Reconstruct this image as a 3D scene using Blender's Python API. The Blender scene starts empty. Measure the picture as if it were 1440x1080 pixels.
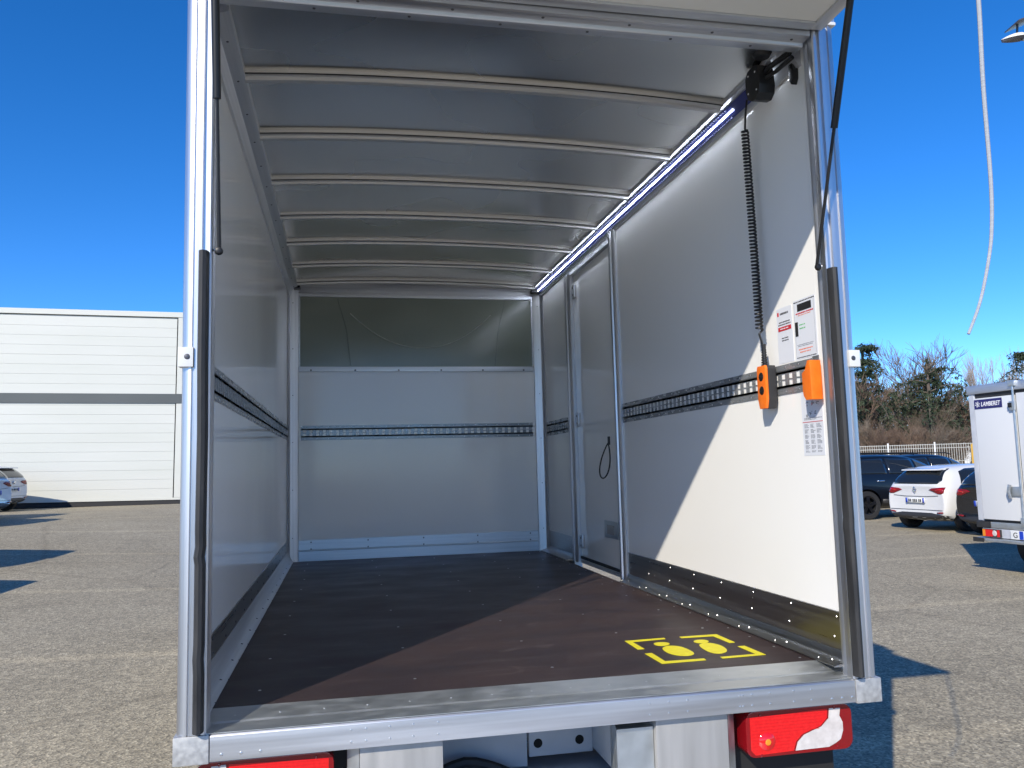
import bpy, bmesh, math, random
from mathutils import Vector, Matrix
from mathutils.bvhtree import BVHTree
random.seed(7)
S = bpy.context.scene
COL = S.collection
R = math.radians

# ------------------------------------------------------------------ camera
cam_d = bpy.data.cameras.new('camera'); cam = bpy.data.objects.new('camera', cam_d); COL.objects.link(cam)
YAW, PITCH, ROLL = 0.2045, 0.1013, -0.0255
f_ = Vector((math.sin(YAW)*math.cos(PITCH), math.cos(YAW)*math.cos(PITCH), math.sin(PITCH)))
r0 = Vector((math.cos(YAW), -math.sin(YAW), 0)); u0 = r0.cross(f_)
rt = r0*math.cos(ROLL)+u0*math.sin(ROLL); up = -r0*math.sin(ROLL)+u0*math.cos(ROLL)
M = Matrix((rt, up, -f_)).transposed().to_4x4()
CAM = Vector((0.4425, -2.3859, 1.6107))
M.translation = CAM
cam.matrix_world = M
cam_d.sensor_width = 36; cam_d.sensor_fit = 'HORIZONTAL'; cam_d.lens = 36*1151.27/1440
cam_d.clip_start = 0.05; cam_d.clip_end = 5000
S.camera = cam

# ------------------------------------------------------------------ light
SUN = Vector((0.914, 1.244, -1.0)).normalized()      # direction the light travels
EL = math.asin(-SUN.z)
w = bpy.data.worlds.new('World'); S.world = w; w.use_nodes = True
nt = w.node_tree
sky = nt.nodes.new('ShaderNodeTexSky'); sky.sky_type = 'NISHITA'; sky.sun_disc = False
sky.sun_elevation = EL
sky.sun_rotation = math.atan2(-SUN.x, -SUN.y) % (2*math.pi)
sky.altitude = 300; sky.air_density = 0.6; sky.dust_density = 0.05; sky.ozone_density = 4.0
bg = nt.nodes['Background']; bg.inputs['Strength'].default_value = 0.115
hs = nt.nodes.new('ShaderNodeHueSaturation'); hs.inputs['Saturation'].default_value = 1.27; hs.inputs['Hue'].default_value = .505
nt.links.new(sky.outputs[0], hs.inputs['Color']); nt.links.new(hs.outputs[0], bg.inputs['Color'])
sl = bpy.data.lights.new('sun', 'SUN'); sl.energy = 2.55; sl.angle = R(0.53); sl.color = (1.0, 0.925, 0.79)
so = bpy.data.objects.new('sun', sl); COL.objects.link(so)
so.location = (-20, -30, 30); so.rotation_euler = SUN.to_track_quat('-Z', 'Y').to_euler()
vs = S.view_settings
vs.view_transform = 'Standard'; vs.look = 'None'; vs.gamma = 1; vs.use_curve_mapping = False
vs.exposure = 1.06
S.cycles.diffuse_bounces = 8; S.cycles.glossy_bounces = 6
S.cycles.sample_clamp_indirect = 6.0

# ------------------------------------------------------------------ materials
MATS = {}
def mat(name, color=(.5, .5, .5), rough=.5, metal=0.0, spec=.5, emit=None, estr=0, coat=0, alpha=None, trans=0, ior=1.45):
    m = bpy.data.materials.new(name); m.use_nodes = True
    b = m.node_tree.nodes['Principled BSDF']
    b.inputs['Base Color'].default_value = (*color, 1); b.inputs['Roughness'].default_value = rough
    b.inputs['Metallic'].default_value = metal; b.inputs['Specular IOR Level'].default_value = spec
    b.inputs['Coat Weight'].default_value = coat; b.inputs['Coat Roughness'].default_value = .05
    b.inputs['Transmission Weight'].default_value = trans; b.inputs['IOR'].default_value = ior
    if emit: b.inputs['Emission Color'].default_value = (*emit, 1); b.inputs['Emission Strength'].default_value = estr
    MATS[name] = m
    return m
def nodes(m): return m.node_tree.nodes, m.node_tree.links, m.node_tree.nodes['Principled BSDF']
def coords(N, L, scale=(1, 1, 1)):
    tc = N.new('ShaderNodeTexCoord'); mp = N.new('ShaderNodeMapping'); mp.inputs['Scale'].default_value = scale
    L.new(tc.outputs['Object'], mp.inputs['Vector']); return mp.outputs[0]
def vary(m, c1, c2, scale=(4, 4, 4), detail=6, lo=.3, hi=.7, rough=None, bump=0, bscale=None, dist=.002, nscale=1.0, bdetail=4):
    """noise that mixes two colours, optionally roughness range and a fine bump"""
    N, L, b = nodes(m)
    v = coords(N, L, scale)
    n = N.new('ShaderNodeTexNoise'); n.inputs['Scale'].default_value = nscale; n.inputs['Detail'].default_value = detail
    L.new(v, n.inputs['Vector'])
    mr = N.new('ShaderNodeMapRange'); mr.inputs[1].default_value = lo; mr.inputs[2].default_value = hi
    L.new(n.outputs['Fac'], mr.inputs[0])
    mx = N.new('ShaderNodeMix'); mx.data_type = 'RGBA'
    mx.inputs['A'].default_value = (*c1, 1); mx.inputs['B'].default_value = (*c2, 1)
    L.new(mr.outputs[0], mx.inputs['Factor']); L.new(mx.outputs['Result'], b.inputs['Base Color'])
    if rough:
        m2 = N.new('ShaderNodeMapRange'); m2.inputs[1].default_value = lo; m2.inputs[2].default_value = hi
        m2.inputs[3].default_value = rough[0]; m2.inputs[4].default_value = rough[1]
        L.new(n.outputs['Fac'], m2.inputs[0]); L.new(m2.outputs[0], b.inputs['Roughness'])
    if bump:
        v2 = coords(N, L, bscale or scale)
        n2 = N.new('ShaderNodeTexNoise'); n2.inputs['Scale'].default_value = 1; n2.inputs['Detail'].default_value = bdetail
        L.new(v2, n2.inputs['Vector'])
        bp = N.new('ShaderNodeBump'); bp.inputs['Strength'].default_value = bump; bp.inputs['Distance'].default_value = dist
        L.new(n2.outputs['Fac'], bp.inputs['Height']); L.new(bp.outputs[0], b.inputs['Normal'])
    return m
alu_v = vary(mat('brushed aluminium, upright', rough=.25, metal=.95), (.56, .57, .60), (.72, .73, .76), (60, 60, 1.2), rough=(.34, .46), bump=.06, bscale=(220, 220, 2), dist=.001)
alu_x = vary(mat('brushed aluminium, across', rough=.28, metal=.9), (.53, .545, .58), (.68, .695, .73), (1.2, 50, 50), rough=(.36, .5), bump=.06, bscale=(2, 220, 220), dist=.001)
alu_y = vary(mat('brushed aluminium, lengthwise', rough=.28, metal=.8), (.62, .63, .65), (.76, .77, .79), (50, 1.2, 50), rough=(.36, .5), bump=.06, bscale=(220, 2, 220), dist=.001)
alu_dark = vary(mat('anodised kick plate', rough=.3, metal=1), (.40, .395, .385), (.50, .495, .48), (40, 1.0, 60), rough=(.26, .4), bump=.1, bscale=(200, 2, 200), dist=.001)
galv = vary(mat('galvanised steel sheet', rough=.4, metal=.9), (.52, .55, .56), (.64, .66, .66), (14, 40, 14), detail=8, rough=(.3, .5))
galv_plate = vary(mat('galvanised corner casting', rough=.55, metal=.6), (.42, .42, .42), (.58, .58, .57), (60, 60, 60), detail=8, rough=(.45, .65))
steel = vary(mat('zinc rail steel', rough=.3, metal=.4), (.24, .255, .27), (.32, .33, .345), (9, 9, 30), rough=(.2, .34))
groove_m = mat('painted groove shade', (.085, .09, .095), .6)  # shade of the rail grooves put into a dark colour
rivet_m = mat('rivet', (.7, .71, .72), .35, 1)
rivet_d = mat('dark screw head', (.12, .12, .13), .4, .8)
grp = vary(mat('white glass fibre wall', rough=.16, coat=0), (.885, .872, .845), (.905, .893, .87), (1.1, 1.1, 1.1), detail=3, rough=(.06, .14), bump=.04, bscale=(2.2, 2.2, 2.2), dist=.01, bdetail=1)
grp_out = mat('white outer skin', (.66, .67, .68), .3)
grp_flap = vary(mat('flap inner skin', rough=.35), (.76, .77, .73), (.82, .82, .79), (2, 2, 2))
foam_edge = mat('panel core', (.55, .5, .4), .8)
ceil_m = vary(mat('aluminium roof sheet', rough=.2, metal=1), (.80, .78, .74), (.87, .85, .81), (1.5, 1.5, 1.5), detail=1, rough=(.2, .34), bump=.35, bscale=(1.1, 3.0, 1), dist=.012, bdetail=0)
floor_m = vary(mat('phenolic plywood', rough=.42, spec=.4), (.026, .017, .018), (.050, .033, .033), (3.2, 5, 4), detail=9, lo=.25, hi=.8, rough=(.36, .56), bump=.25, bscale=(260, 300, 200), dist=.0006)
rubber = vary(mat('black rubber', rough=.6), (.018, .018, .019), (.035, .035, .036), (30, 30, 8), rough=(.45, .65))
plastic_k = mat('black plastic', (.012, .012, .013), .42)
plastic_dk = mat('dark grey plastic', (.03, .03, .032), .5)
orange = vary(mat('orange plastic', rough=.38), (.85, .16, .012), (.92, .2, .016), (30, 30, 30))
yellow = vary(mat('yellow floor film', rough=.45), (.72, .62, .012), (.80, .72, .02), (40, 40, 40), detail=8)
paper = mat('sticker film', (.72, .74, .80), .3)
ink_k = mat('black ink', (.02, .02, .022), .5)
ink_g = mat('grey ink', (.22, .23, .26), .5)
ink_r = mat('red ink', (.55, .03, .04), .5)
ink_o = mat('orange ink', (.75, .18, .08), .5)
ink_gr = mat('green ink', (.10, .48, .15), .5)
led_m = mat('led strip', (.8, .85, 1), .4, emit=(.80, .88, 1.0), estr=22.0)
led_tooth = mat('led channel tooth', (.16, .17, .34), .5)  # lilac puts the strip's blue halo into the teeth
led_halo = mat('painted led halo', (.05, .06, .22), .45)  # blue halo of the strip painted into the channel colour
alu_rib = vary(mat('mill finish rib', rough=.42, metal=.8), (.62, .615, .60), (.70, .69, .675), (1.2, 50, 50), rough=(.36, .48))
pane_m = vary(mat('smoked grey green pane', rough=.16, spec=.7), (.19, .215, .175), (.26, .285, .235), (.9, .9, 2.2), detail=2, rough=(.13, .22), bump=.10, bscale=(.8, .8, 5), dist=.02, bdetail=1)
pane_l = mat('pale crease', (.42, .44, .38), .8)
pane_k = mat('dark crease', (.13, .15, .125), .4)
alu_deck = vary(mat('platform deck', rough=.5, metal=.3), (.74, .74, .71), (.80, .80, .77), (3, 3, 3), rough=(.45, .6))
grp_raw = vary(mat('unpainted glass fibre', rough=.42), (.30, .35, .27), (.38, .42, .33), (6, 6, 6))
red_lens = vary(mat('red lamp lens', rough=.08, coat=.6), (.62, .006, .010), (.72, .012, .014), (90, 90, 90))
red_dark = mat('dark red lens rim', (.22, .004, .008), .12, coat=.5)
white_lens = vary(mat('clear lamp lens', rough=.12, coat=.6), (.50, .46, .44), (.64, .60, .58), (40, 40, 40))
amber_lens = mat('amber lens', (.75, .25, .02), .15, coat=.5)
satin = vary(mat('satin aluminium box', rough=.5, metal=.35), (.33, .325, .315), (.41, .40, .39), (30, 30, 2), rough=(.42, .58))
chassis_w = vary(mat('pale grey chassis paint', rough=.4), (.44, .46, .50), (.54, .56, .60), (6, 6, 6))
chassis_k = mat('black underbody', (.012, .012, .013), .7)
hole_shade = mat('painted hole shade', (.006, .006, .006), .8)  # shade inside the holes as a near-black colour
window_dk = mat('tinted car glass', (.012, .015, .018), .04, coat=.5)
window_lt = mat('car glass with painted reflection', (.05, .06, .065), .05, coat=.6)  # lighter copy of the glass, a pale reflection put into its colour
car_white = vary(mat('white car paint', rough=.22, coat=.8), (.66, .665, .67), (.69, .695, .70), (2, 2, 2))
car_blue = mat('dark blue black car paint', (.004, .005, .008), .3, coat=.5)
car_black = mat('black car paint', (.006, .006, .008), .2, coat=1)
car_yellow = mat('yellow van paint', (.75, .42, .03), .35, coat=.4)
tyre_m = mat('tyre rubber', (.018, .018, .019), .75)
rim_m = mat('alloy rim', (.45, .46, .48), .3, 1)
rim_k = mat('black alloy rim', (.05, .05, .055), .3, .8)
chrome = mat('chrome', (.75, .76, .78), .12, 1)
blue_band = mat('blue plate band', (.01, .05, .45), .4)
plate_w = mat('white number plate', (.75, .76, .74), .35)
sign_blue = mat('dark blue sign', (.018, .018, .12), .35)
white_ink = mat('white lettering', (.8, .8, .82), .4)
clad = vary(mat('white cladding panel', rough=.42), (.58, .585, .525), (.62, .62, .57), (.25, .25, 1.2), detail=4)
clad_grey = vary(mat('grey band cladding', rough=.5), (.085, .095, .095), (.105, .115, .115), (.4, .4, .4))
plinth_m = mat('dark plinth', (.03, .03, .032), .8)
fence_m = mat('pale fence wire', (.42, .42, .39), .6)
bark = vary(mat('bark', rough=.85), (.085, .065, .052), (.15, .12, .095), (3, 3, 1))
twig = vary(mat('bare twigs', rough=.85), (.105, .082, .060), (.19, .155, .12), (.6, .6, .6))
twig2 = vary(mat('reddish bare twigs', rough=.85), (.12, .078, .055), (.20, .14, .105), (.6, .6, .6))
twig3 = vary(mat('pale bare twigs', rough=.85), (.26, .21, .18), (.36, .31, .27), (.6, .6, .6))
needle = vary(mat('cedar needles', rough=.7), (.020, .036, .018), (.055, .075, .038), (1.2, 1.2, 1.2), lo=.35, hi=.65)
ivy = vary(mat('ivy leaves', rough=.7), (.05, .055, .022), (.085, .08, .035), (1.5, 1.5, 1.5))
lamp_w = mat('lamp housing', (.7, .7, .66), .35)
lamp_d = mat('lamp underside', (.06, .06, .07), .3)
strap_m = vary(mat('pale grey cable sheath', rough=.35), (.30, .32, .35), (.42, .44, .47), (10, 10, 200))
far_white = mat('far white facade', (.6, .6, .6), .6)
far_roof = mat('far grey roof', (.28, .29, .31), .6)

asph = bpy.data.materials.new('worn asphalt'); asph.use_nodes = True
def make_asphalt():
    N, L, b = nodes(asph)
    v = coords(N, L)
    def noise(s, d=4, r=.6):
        n = N.new('ShaderNodeTexNoise'); n.inputs['Scale'].default_value = s; n.inputs['Detail'].default_value = d; n.inputs['Roughness'].default_value = r
        L.new(v, n.inputs['Vector']); return n.outputs['Fac']
    def ramp(i, pts):
        c = N.new('ShaderNodeValToRGB'); e = c.color_ramp.elements
        while len(e) < len(pts): e.new(.5)
        for k, (p, col) in enumerate(pts): e[k].position = p; e[k].color = (*col, 1)
        L.new(i, c.inputs[0]); return c.outputs[0]
    def mixc(t, a, b_, fac=1.0):
        m = N.new('ShaderNodeMix'); m.data_type = 'RGBA'; m.blend_type = t; m.inputs['Factor'].default_value = fac
        L.new(a, m.inputs['A']); L.new(b_, m.inputs['B']); return m.outputs['Result']
    base = ramp(noise(.35, 6), [(.3, (.33, .288, .205)), (.7, (.40, .352, .256))])
    vo = N.new('ShaderNodeTexVoronoi'); vo.inputs['Scale'].default_value = 72; L.new(v, vo.inputs['Vector'])
    grit = ramp(vo.outputs['Color'], [(.0, (.40, .40, .40)), (.45, (.85, .85, .85)), (.75, (1.15, 1.13, 1.1)), (.93, (1.5, 1.5, 1.48)), (1.0, (2.3, 2.3, 2.25))])
    c = mixc('MULTIPLY', base, grit)
    mid = ramp(noise(14, 5, .7), [(.3, (.72, .72, .72)), (.7, (1.22, 1.22, 1.22))])
    c = mixc('MULTIPLY', c, mid)
    st = ramp(noise(1.1, 7, .65), [(.28, (.84, .84, .84)), (.48, (1, 1, 1)), (.75, (1.08, 1.07, 1.06))])
    c = mixc('MULTIPLY', c, st)
    # faint pale seams between the paver's lanes
    wv = N.new('ShaderNodeTexWave'); wv.wave_type = 'BANDS'; wv.bands_direction = 'Y'; wv.inputs['Scale'].default_value = .085
    wv.inputs['Distortion'].default_value = 1.2; wv.inputs['Detail'].default_value = 2; wv.inputs['Detail Scale'].default_value = .4
    L.new(v, wv.inputs['Vector'])
    seam = ramp(wv.outputs['Fac'], [(.0, (1, 1, 1)), (.985, (1, 1, 1)), (1.0, (1.22, 1.2, 1.17))])
    c = mixc('MULTIPLY', c, seam)
    oil = ramp(noise(.9, 3, .5), [(.0, (1, 1, 1)), (.68, (1, 1, 1)), (.76, (.80, .80, .81))])
    c = mixc('MULTIPLY', c, oil)
    vc = N.new('ShaderNodeTexVoronoi'); vc.feature = 'DISTANCE_TO_EDGE'; vc.inputs['Scale'].default_value = .16
    wp = N.new('ShaderNodeMix'); wp.data_type = 'VECTOR'; wp.inputs['Factor'].default_value = .18
    nz = N.new('ShaderNodeTexNoise'); nz.inputs['Scale'].default_value = 1.4; nz.inputs['Detail'].default_value = 6; L.new(v, nz.inputs['Vector'])
    L.new(v, wp.inputs['A']); L.new(nz.outputs['Color'], wp.inputs['B']); L.new(wp.outputs['Result'], vc.inputs['Vector'])
    crack = ramp(vc.outputs['Distance'], [(.0, (.84, .83, .82)), (.004, (.92, .92, .92)), (.008, (1, 1, 1))])
    c = mixc('MULTIPLY', c, crack)
    L.new(c, b.inputs['Base Color']); b.inputs['Roughness'].default_value = .85; b.inputs['Specular IOR Level'].default_value = .3
    bp = N.new('ShaderNodeBump'); bp.inputs['Strength'].default_value = .7; bp.inputs['Distance'].default_value = .006
    L.new(vo.outputs['Distance'], bp.inputs['Height']); L.new(bp.outputs[0], b.inputs['Normal'])
make_asphalt()

def scuffs(m, col, lo, hi, scale, fac=1.0):
    """pale scuff marks over what a material already has"""
    N, L, b = nodes(m); src = b.inputs['Base Color'].links[0].from_socket
    n = N.new('ShaderNodeTexNoise'); n.inputs['Scale'].default_value = 1; n.inputs['Detail'].default_value = 9; n.inputs['Roughness'].default_value = .62
    n.inputs['Distortion'].default_value = .8
    L.new(coords(N, L, scale), n.inputs['Vector'])
    mr = N.new('ShaderNodeMapRange'); mr.inputs[1].default_value = lo; mr.inputs[2].default_value = hi; mr.inputs[4].default_value = fac
    L.new(n.outputs['Fac'], mr.inputs[0])
    mx = N.new('ShaderNodeMix'); mx.data_type = 'RGBA'; mx.inputs['B'].default_value = (*col, 1)
    L.new(mr.outputs[0], mx.inputs['Factor']); L.new(src, mx.inputs['A']); L.new(mx.outputs['Result'], b.inputs['Base Color'])
scuffs(floor_m, (.15, .115, .11), .60, .80, (5, 9, 5), .75)
scuffs(floor_m, (.10, .08, .078), .56, .78, (2, 26, 5), .5)
scuffs(yellow, (.25, .2, .06), .62, .8, (30, 30, 30), .6)

# ------------------------------------------------------------------ mesh helpers
class MB:
    def __init__(s): s.v = []; s.f = []
    def add(s, vs_, fs):
        o = len(s.v); s.v += [tuple(p) for p in vs_]; s.f += [tuple(i+o for i in q) for q in fs]; return s
    def box(s, x0, x1, y0, y1, z0, z1):
        return s.add([(x0, y0, z0), (x1, y0, z0), (x1, y1, z0), (x0, y1, z0), (x0, y0, z1), (x1, y0, z1), (x1, y1, z1), (x0, y1, z1)],
                     [(0, 3, 2, 1), (4, 5, 6, 7), (0, 1, 5, 4), (1, 2, 6, 5), (2, 3, 7, 6), (3, 0, 4, 7)])
    def obox(s, o, a, b, c):
        o, a, b, c = map(Vector, (o, a, b, c))
        p = [o, o+a, o+a+b, o+b]; return s.add(p+[q+c for q in p], [(0, 3, 2, 1), (4, 5, 6, 7), (0, 1, 5, 4), (1, 2, 6, 5), (2, 3, 7, 6), (3, 0, 4, 7)])
    def prism(s, poly, fn, a, b):
        """poly: 2D outline; fn(p, q, t) -> 3D; between t = a and t = b"""
        n = len(poly); o = len(s.v)
        s.v += [tuple(fn(p, q, a)) for p, q in poly]+[tuple(fn(p, q, b)) for p, q in poly]
        s.f += [tuple(o+i for i in range(n))[::-1], tuple(o+n+i for i in range(n))]
        s.f += [(o+i, o+(i+1) % n, o+n+(i+1) % n, o+n+i) for i in range(n)]
        return s
    def tube(s, pts, r, n=8, r1=None, cap=True):
        pts = [Vector(p) for p in pts]; o = len(s.v); m = len(pts); prev = None
        for i, p in enumerate(pts):
            t = (pts[min(i+1, m-1)]-pts[max(i-1, 0)]).normalized()
            if prev is None: a = t.orthogonal().normalized()
            else: a = (prev-t*prev.dot(t)); a = a.normalized() if a.length > 1e-6 else t.orthogonal().normalized()
            prev = a; b = t.cross(a); rr = r if r1 is None else r+(r1-r)*i/(m-1)
            s.v += [tuple(p+a*math.cos(2*math.pi*k/n)*rr+b*math.sin(2*math.pi*k/n)*rr) for k in range(n)]
        for i in range(m-1):
            for k in range(n): s.f.append((o+i*n+k, o+i*n+(k+1) % n, o+(i+1)*n+(k+1) % n, o+(i+1)*n+k))
        if cap: s.f += [tuple(o+k for k in range(n))[::-1], tuple(o+(m-1)*n+k for k in range(n))]
        return s
    def dome(s, c, nrm, r, h=None, n=8):
        c = Vector(c); nrm = Vector(nrm).normalized(); a = nrm.orthogonal().normalized(); b = nrm.cross(a); h = h or r*.5; o = len(s.v)
        for rr, hh in ((r, 0), (r*.75, h*.75)):
            s.v += [tuple(c+a*math.cos(2*math.pi*k/n)*rr+b*math.sin(2*math.pi*k/n)*rr+nrm*hh) for k in range(n)]
        s.v.append(tuple(c+nrm*h))
        for k in range(n):
            s.f.append((o+k, o+(k+1) % n, o+n+(k+1) % n, o+n+k)); s.f.append((o+n+k, o+n+(k+1) % n, o+2*n))
        return s
    def build(s, name, m, parent=None, bevel=0, smooth=False, off=None, label=None, kind=None, fix=True, seg=2, loc=None):
        me = bpy.data.meshes.new(name)
        off = Vector(off) if off is not None else (ORG.get(parent.name, Vector()) if parent else Vector())
        me.from_pydata([tuple(Vector(p)-off) for p in s.v], [], s.f)
        if fix:
            bm = bmesh.new(); bm.from_mesh(me); bmesh.ops.recalc_face_normals(bm, faces=bm.faces)
            if bevel:
                bmesh.ops.bevel(bm, geom=list(bm.edges), offset=bevel, segments=seg, affect='EDGES', clamp_overlap=True, profile=.7)
            bm.to_mesh(me); bm.free()
        if smooth or bevel:
            me.polygons.foreach_set('use_smooth', [True]*len(me.polygons)); 
            try: me.set_sharp_from_angle(angle=R(38))
            except Exception: pass
        me.materials.append(m)
        o = bpy.data.objects.new(name, me); COL.objects.link(o)
        if parent: o.parent = parent; ORG[o.name] = off
        if label: o['label'] = label
        if kind: o['kind'] = kind
        if loc is not None: o.location = loc
        return o
ORG = {}     # where each parent's origin lies in the coordinates its parts are written in
def thing(name, label, cat, loc=(0, 0, 0), rz=0, group=None, org=(0, 0, 0)):
    o = bpy.data.objects.new(name, None); COL.objects.link(o); o.location = loc; o.rotation_euler = (0, 0, rz); o.empty_display_size = .2
    o['label'] = label; o['category'] = cat
    if group: o['group'] = group
    ORG[o.name] = Vector(org); return o
def tag(o, label, cat, group=None):
    o['label'] = label; o['category'] = cat
    if group: o['group'] = group
    return o
def copy_tree(o, parent=None):
    c = o.copy(); COL.objects.link(c)
    if parent: c.parent = parent
    for ch in list(o.children): copy_tree(ch, c)
    return c
XYt = lambda p, q, t: (p, q, t)
YZt = lambda p, q, t: (t, p, q)       # outline in y,z swept along x
XZt = lambda p, q, t: (p, t, q)       # outline in x,z swept along y
def lin(a, b, n): return [a+(b-a)*i/(n-1) for i in range(n)]
def pix(u, v, D):                     # a point of the place at depth D along the view
    return CAM+(f_+rt*((u-720)/1151.27)-up*((v-540)/1151.27))*D

# ------------------------------------------------------------------ ground
def hgt(x, y):                        # the yard climbs gently towards the warehouse
    t = min(1, max(0, (y-x-4)/27)); return .66*t*t*(3-2*t)
gx = [-900, -500, -250, -120]+[-80+2.5*i for i in range(49)]+[60, 120, 250, 500, 900]
gy = [-300, -120, -50]+[-20+2.5*i for i in range(49)]+[120, 200, 400, 900, 1800]
g = MB(); g.v = [(x, y, hgt(x, y)) for y in gy for x in gx]; n = len(gx)
g.f = [(j*n+i, j*n+i+1, (j+1)*n+i+1, (j+1)*n+i) for j in range(len(gy)-1) for i in range(n-1)]
g = g.build('ground', asph, fix=False, smooth=True); g['kind'] = 'structure'
def on_ground(u, v):                  # where the view through a point of the photograph meets the yard
    d = f_+rt*((u-720)/1151.27)-up*((v-540)/1151.27); t = 1
    while t < 200 and (CAM+d*t).z > hgt((CAM+d*t).x, (CAM+d*t).y): t += .02
    return CAM+d*t

# ================================================================== THE OPEN BOX TRUCK
# its parts are written with z = 0 at the sill's top edge, y = 0 at the rear face, x from the left
T = thing('box_truck', 'white box truck seen from behind with its cargo box open and empty', 'truck', loc=(1.05, 2.0, 0), org=(1.05, 2.0, -.92))
XL, XR, YB, ZF = .03, 2.043, 4.074, .024
W = 2.1
# floor
fl = MB().box(.064, 1.985, .1677, YB, -.02, ZF).build('floor_panel', floor_m, T)
sc = MB()
for y in lin(.35, 3.9, 9):
    for x in (.19, .66, 1.12, 1.50, 1.86): sc.dome((x+random.uniform(-.012, .012), y+random.uniform(-.02, .02), ZF), (0, 0, 1), .0055, .0015)
for y in lin(.22, 4.0, 22): sc.dome((1.955+random.uniform(-.006, .006), y, ZF), (0, 0, 1), .005, .0015)
sc.build('screw_heads', rivet_m, fl, kind='stuff')
def decal(poly, name, lab=None):
    MB().prism(poly, XYt, ZF+.0005, ZF+.0015).build(name, yellow, fl, label=lab)
# footprint marking: four corner angles, two soles, two heels
def rounded(c, k=4):
    n = len(c); out = []
    for i in range(n):
        a, b, e, d = c[i-1], c[i], c[(i+1) % n], c[(i+2) % n]
        for j in range(k):
            t = j/k; out.append([.5*(2*b[q]+(e[q]-a[q])*t+(2*a[q]-5*b[q]+4*e[q]-d[q])*t*t+(3*b[q]-a[q]-3*e[q]+d[q])*t**3) for q in (0, 1)])
    return out
for c in ([(1.483, .652), (1.644, .658), (1.641, .637), (1.505, .627), (1.506, .503), (1.48, .502)], [(1.706, .657), (1.859, .656), (1.859, .502), (1.836, .499), (1.832, .628), (1.704, .634)],
          [(1.48, .432), (1.507, .434), (1.505, .305), (1.644, .302), (1.642, .279), (1.482, .276)], [(1.837, .437), (1.865, .438), (1.868, .29), (1.704, .284), (1.706, .306), (1.84, .309)]):
    decal(c, 'marking_corner')
for c in ([(1.572, .494), (1.602, .522), (1.634, .51), (1.648, .468), (1.649, .405), (1.637, .37), (1.609, .356), (1.578, .374), (1.562, .413), (1.562, .454)], [(1.721, .507), (1.751, .526), (1.775, .511), (1.787, .466), (1.778, .404), (1.757, .367), (1.726, .354), (1.705, .38), (1.704, .439), (1.711, .48)]):
    decal([tuple(v) for v in rounded(c)], 'marking_sole')
for c in ([(1.57, .576), (1.591, .589), (1.618, .583), (1.625, .557), (1.609, .535), (1.583, .532), (1.567, .549)], [(1.725, .567), (1.747, .583), (1.772, .577), (1.778, .553), (1.763, .531), (1.738, .529), (1.722, .543)]):
    decal([tuple(v) for v in rounded(c)], 'marking_heel')
# sill
sill = MB().prism([(0, -.069), (0, -.004), (.004, 0), (.088, .0), (.088, -.069)], YZt, .09, 2.012).build('sill_beam', alu_x, T, bevel=.0012)
MB().prism([(.088, -.05), (.088, .004), (.094, .008), (.1677, ZF+.001), (.1677, -.05)], YZt, .066, 2.02).build('sill_plate', galv, T)
MB().prism([(.006, .0012), (.006, .0035), (.086, .0045), (.086, .0012)], YZt, .075, 2.02).build('sill_tread', galv, T)
for x0, x1 in ((-.003, .088), (2.014, 2.103)):
    MB().box(x0, x1, -.003, .1, -.073, .001).build('corner_cap', galv_plate, sill, bevel=.004)
rv = MB()
for x in (.12, .17, .22, 1.93, 1.965, 2.0): rv.dome((x, 0, -.052), (0, -1, 0), .0045)
for x in (.46, .50, .565, .63, .70, 1.33, 1.39, 1.45, 1.62, 1.63, 1.66, 1.72, 1.80, 1.86):
    rv.dome((x, 0, -.018), (0, -1, 0), .0036); rv.dome((x, 0, -.05), (0, -1, 0), .0036)
for x in lin(.14, 1.98, 16): rv.dome((x, .12, .0135), (0, -.3, 1), .0036)
rv.build('rivets', rivet_m, sill, kind='stuff')
# rear posts with rubber seals
def post(right):
    wd = .09 if right else .08; jd = .058 if right else .078; r1 = .030; r2 = .034; r3 = .040; r4 = .044
    p = [(0, .06), (.002, .024), (.010, .008), (.024, .001), (.030, .0), (.032, .006), (.036, .006), (.038, .0), (wd-.026, .0), (wd-.024, .010), (wd-.016, .010), (wd-.013, .0), (wd-.004, .0), (wd, .005), (wd, r1), (wd-.003, r2), (wd-.003, r3), (wd, r4), (wd, jd), (.02, jd), (.02, .125), (0, .125)]
    if right: p = [(W-a, b) for a, b in p]
    o = MB().prism(p, XYt, .002, 2.168).build('rear_post', alu_v, T, smooth=True)
    sx = 2.021 if right else .061
    s = MB()
    d = [(-.014, 0), (-.0135, -.014), (-.009, -.027), (0, -.031), (.009, -.027), (.0135, -.014), (.014, 0)]
    zs = [.012, .16, .2, .24, .45, .47, .50, .54, .8, 1.0, 1.316]; ox = [0, 0, -.002, 0, .0, -.003, .001, 0, .002, 0, 0]
    for k in range(len(zs)-1):
        a = len(s.v)
        for z, q in ((zs[k], ox[k]), (zs[k+1], ox[k+1])): s.v += [(sx+x+(q if not right else q*.4), y, z) for x, y in d]
        n = len(d); s.f += [(a+i, a+i+1, a+n+i+1, a+n+i) for i in range(n-1)]
    s.f += [tuple(range(7)), tuple(len(s.v)-7+i for i in range(7))[::-1]]
    s.build('rubber_seal', rubber, o, smooth=True)
    bx = (2.066, 2.104) if right else (-.004, .036)
    MB().box(bx[0], bx[1], -.008, .03, .99, 1.045).build('post_bracket', grp_out, o, bevel=.002)
    c = ((bx[0]+bx[1])/2+(.004 if not right else -.006), -.008, 1.018)
    MB().dome(c, (0, -1, 0), .008, .004, 12).build('bolt', rivet_d, o, smooth=True)
    return o
pL, pR = post(False), post(True)
MB().box(2.06, 2.101, -.004, .06, 2.1685, 2.18).build('post_top_cap', grp_out, pR, bevel=.003)

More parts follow.
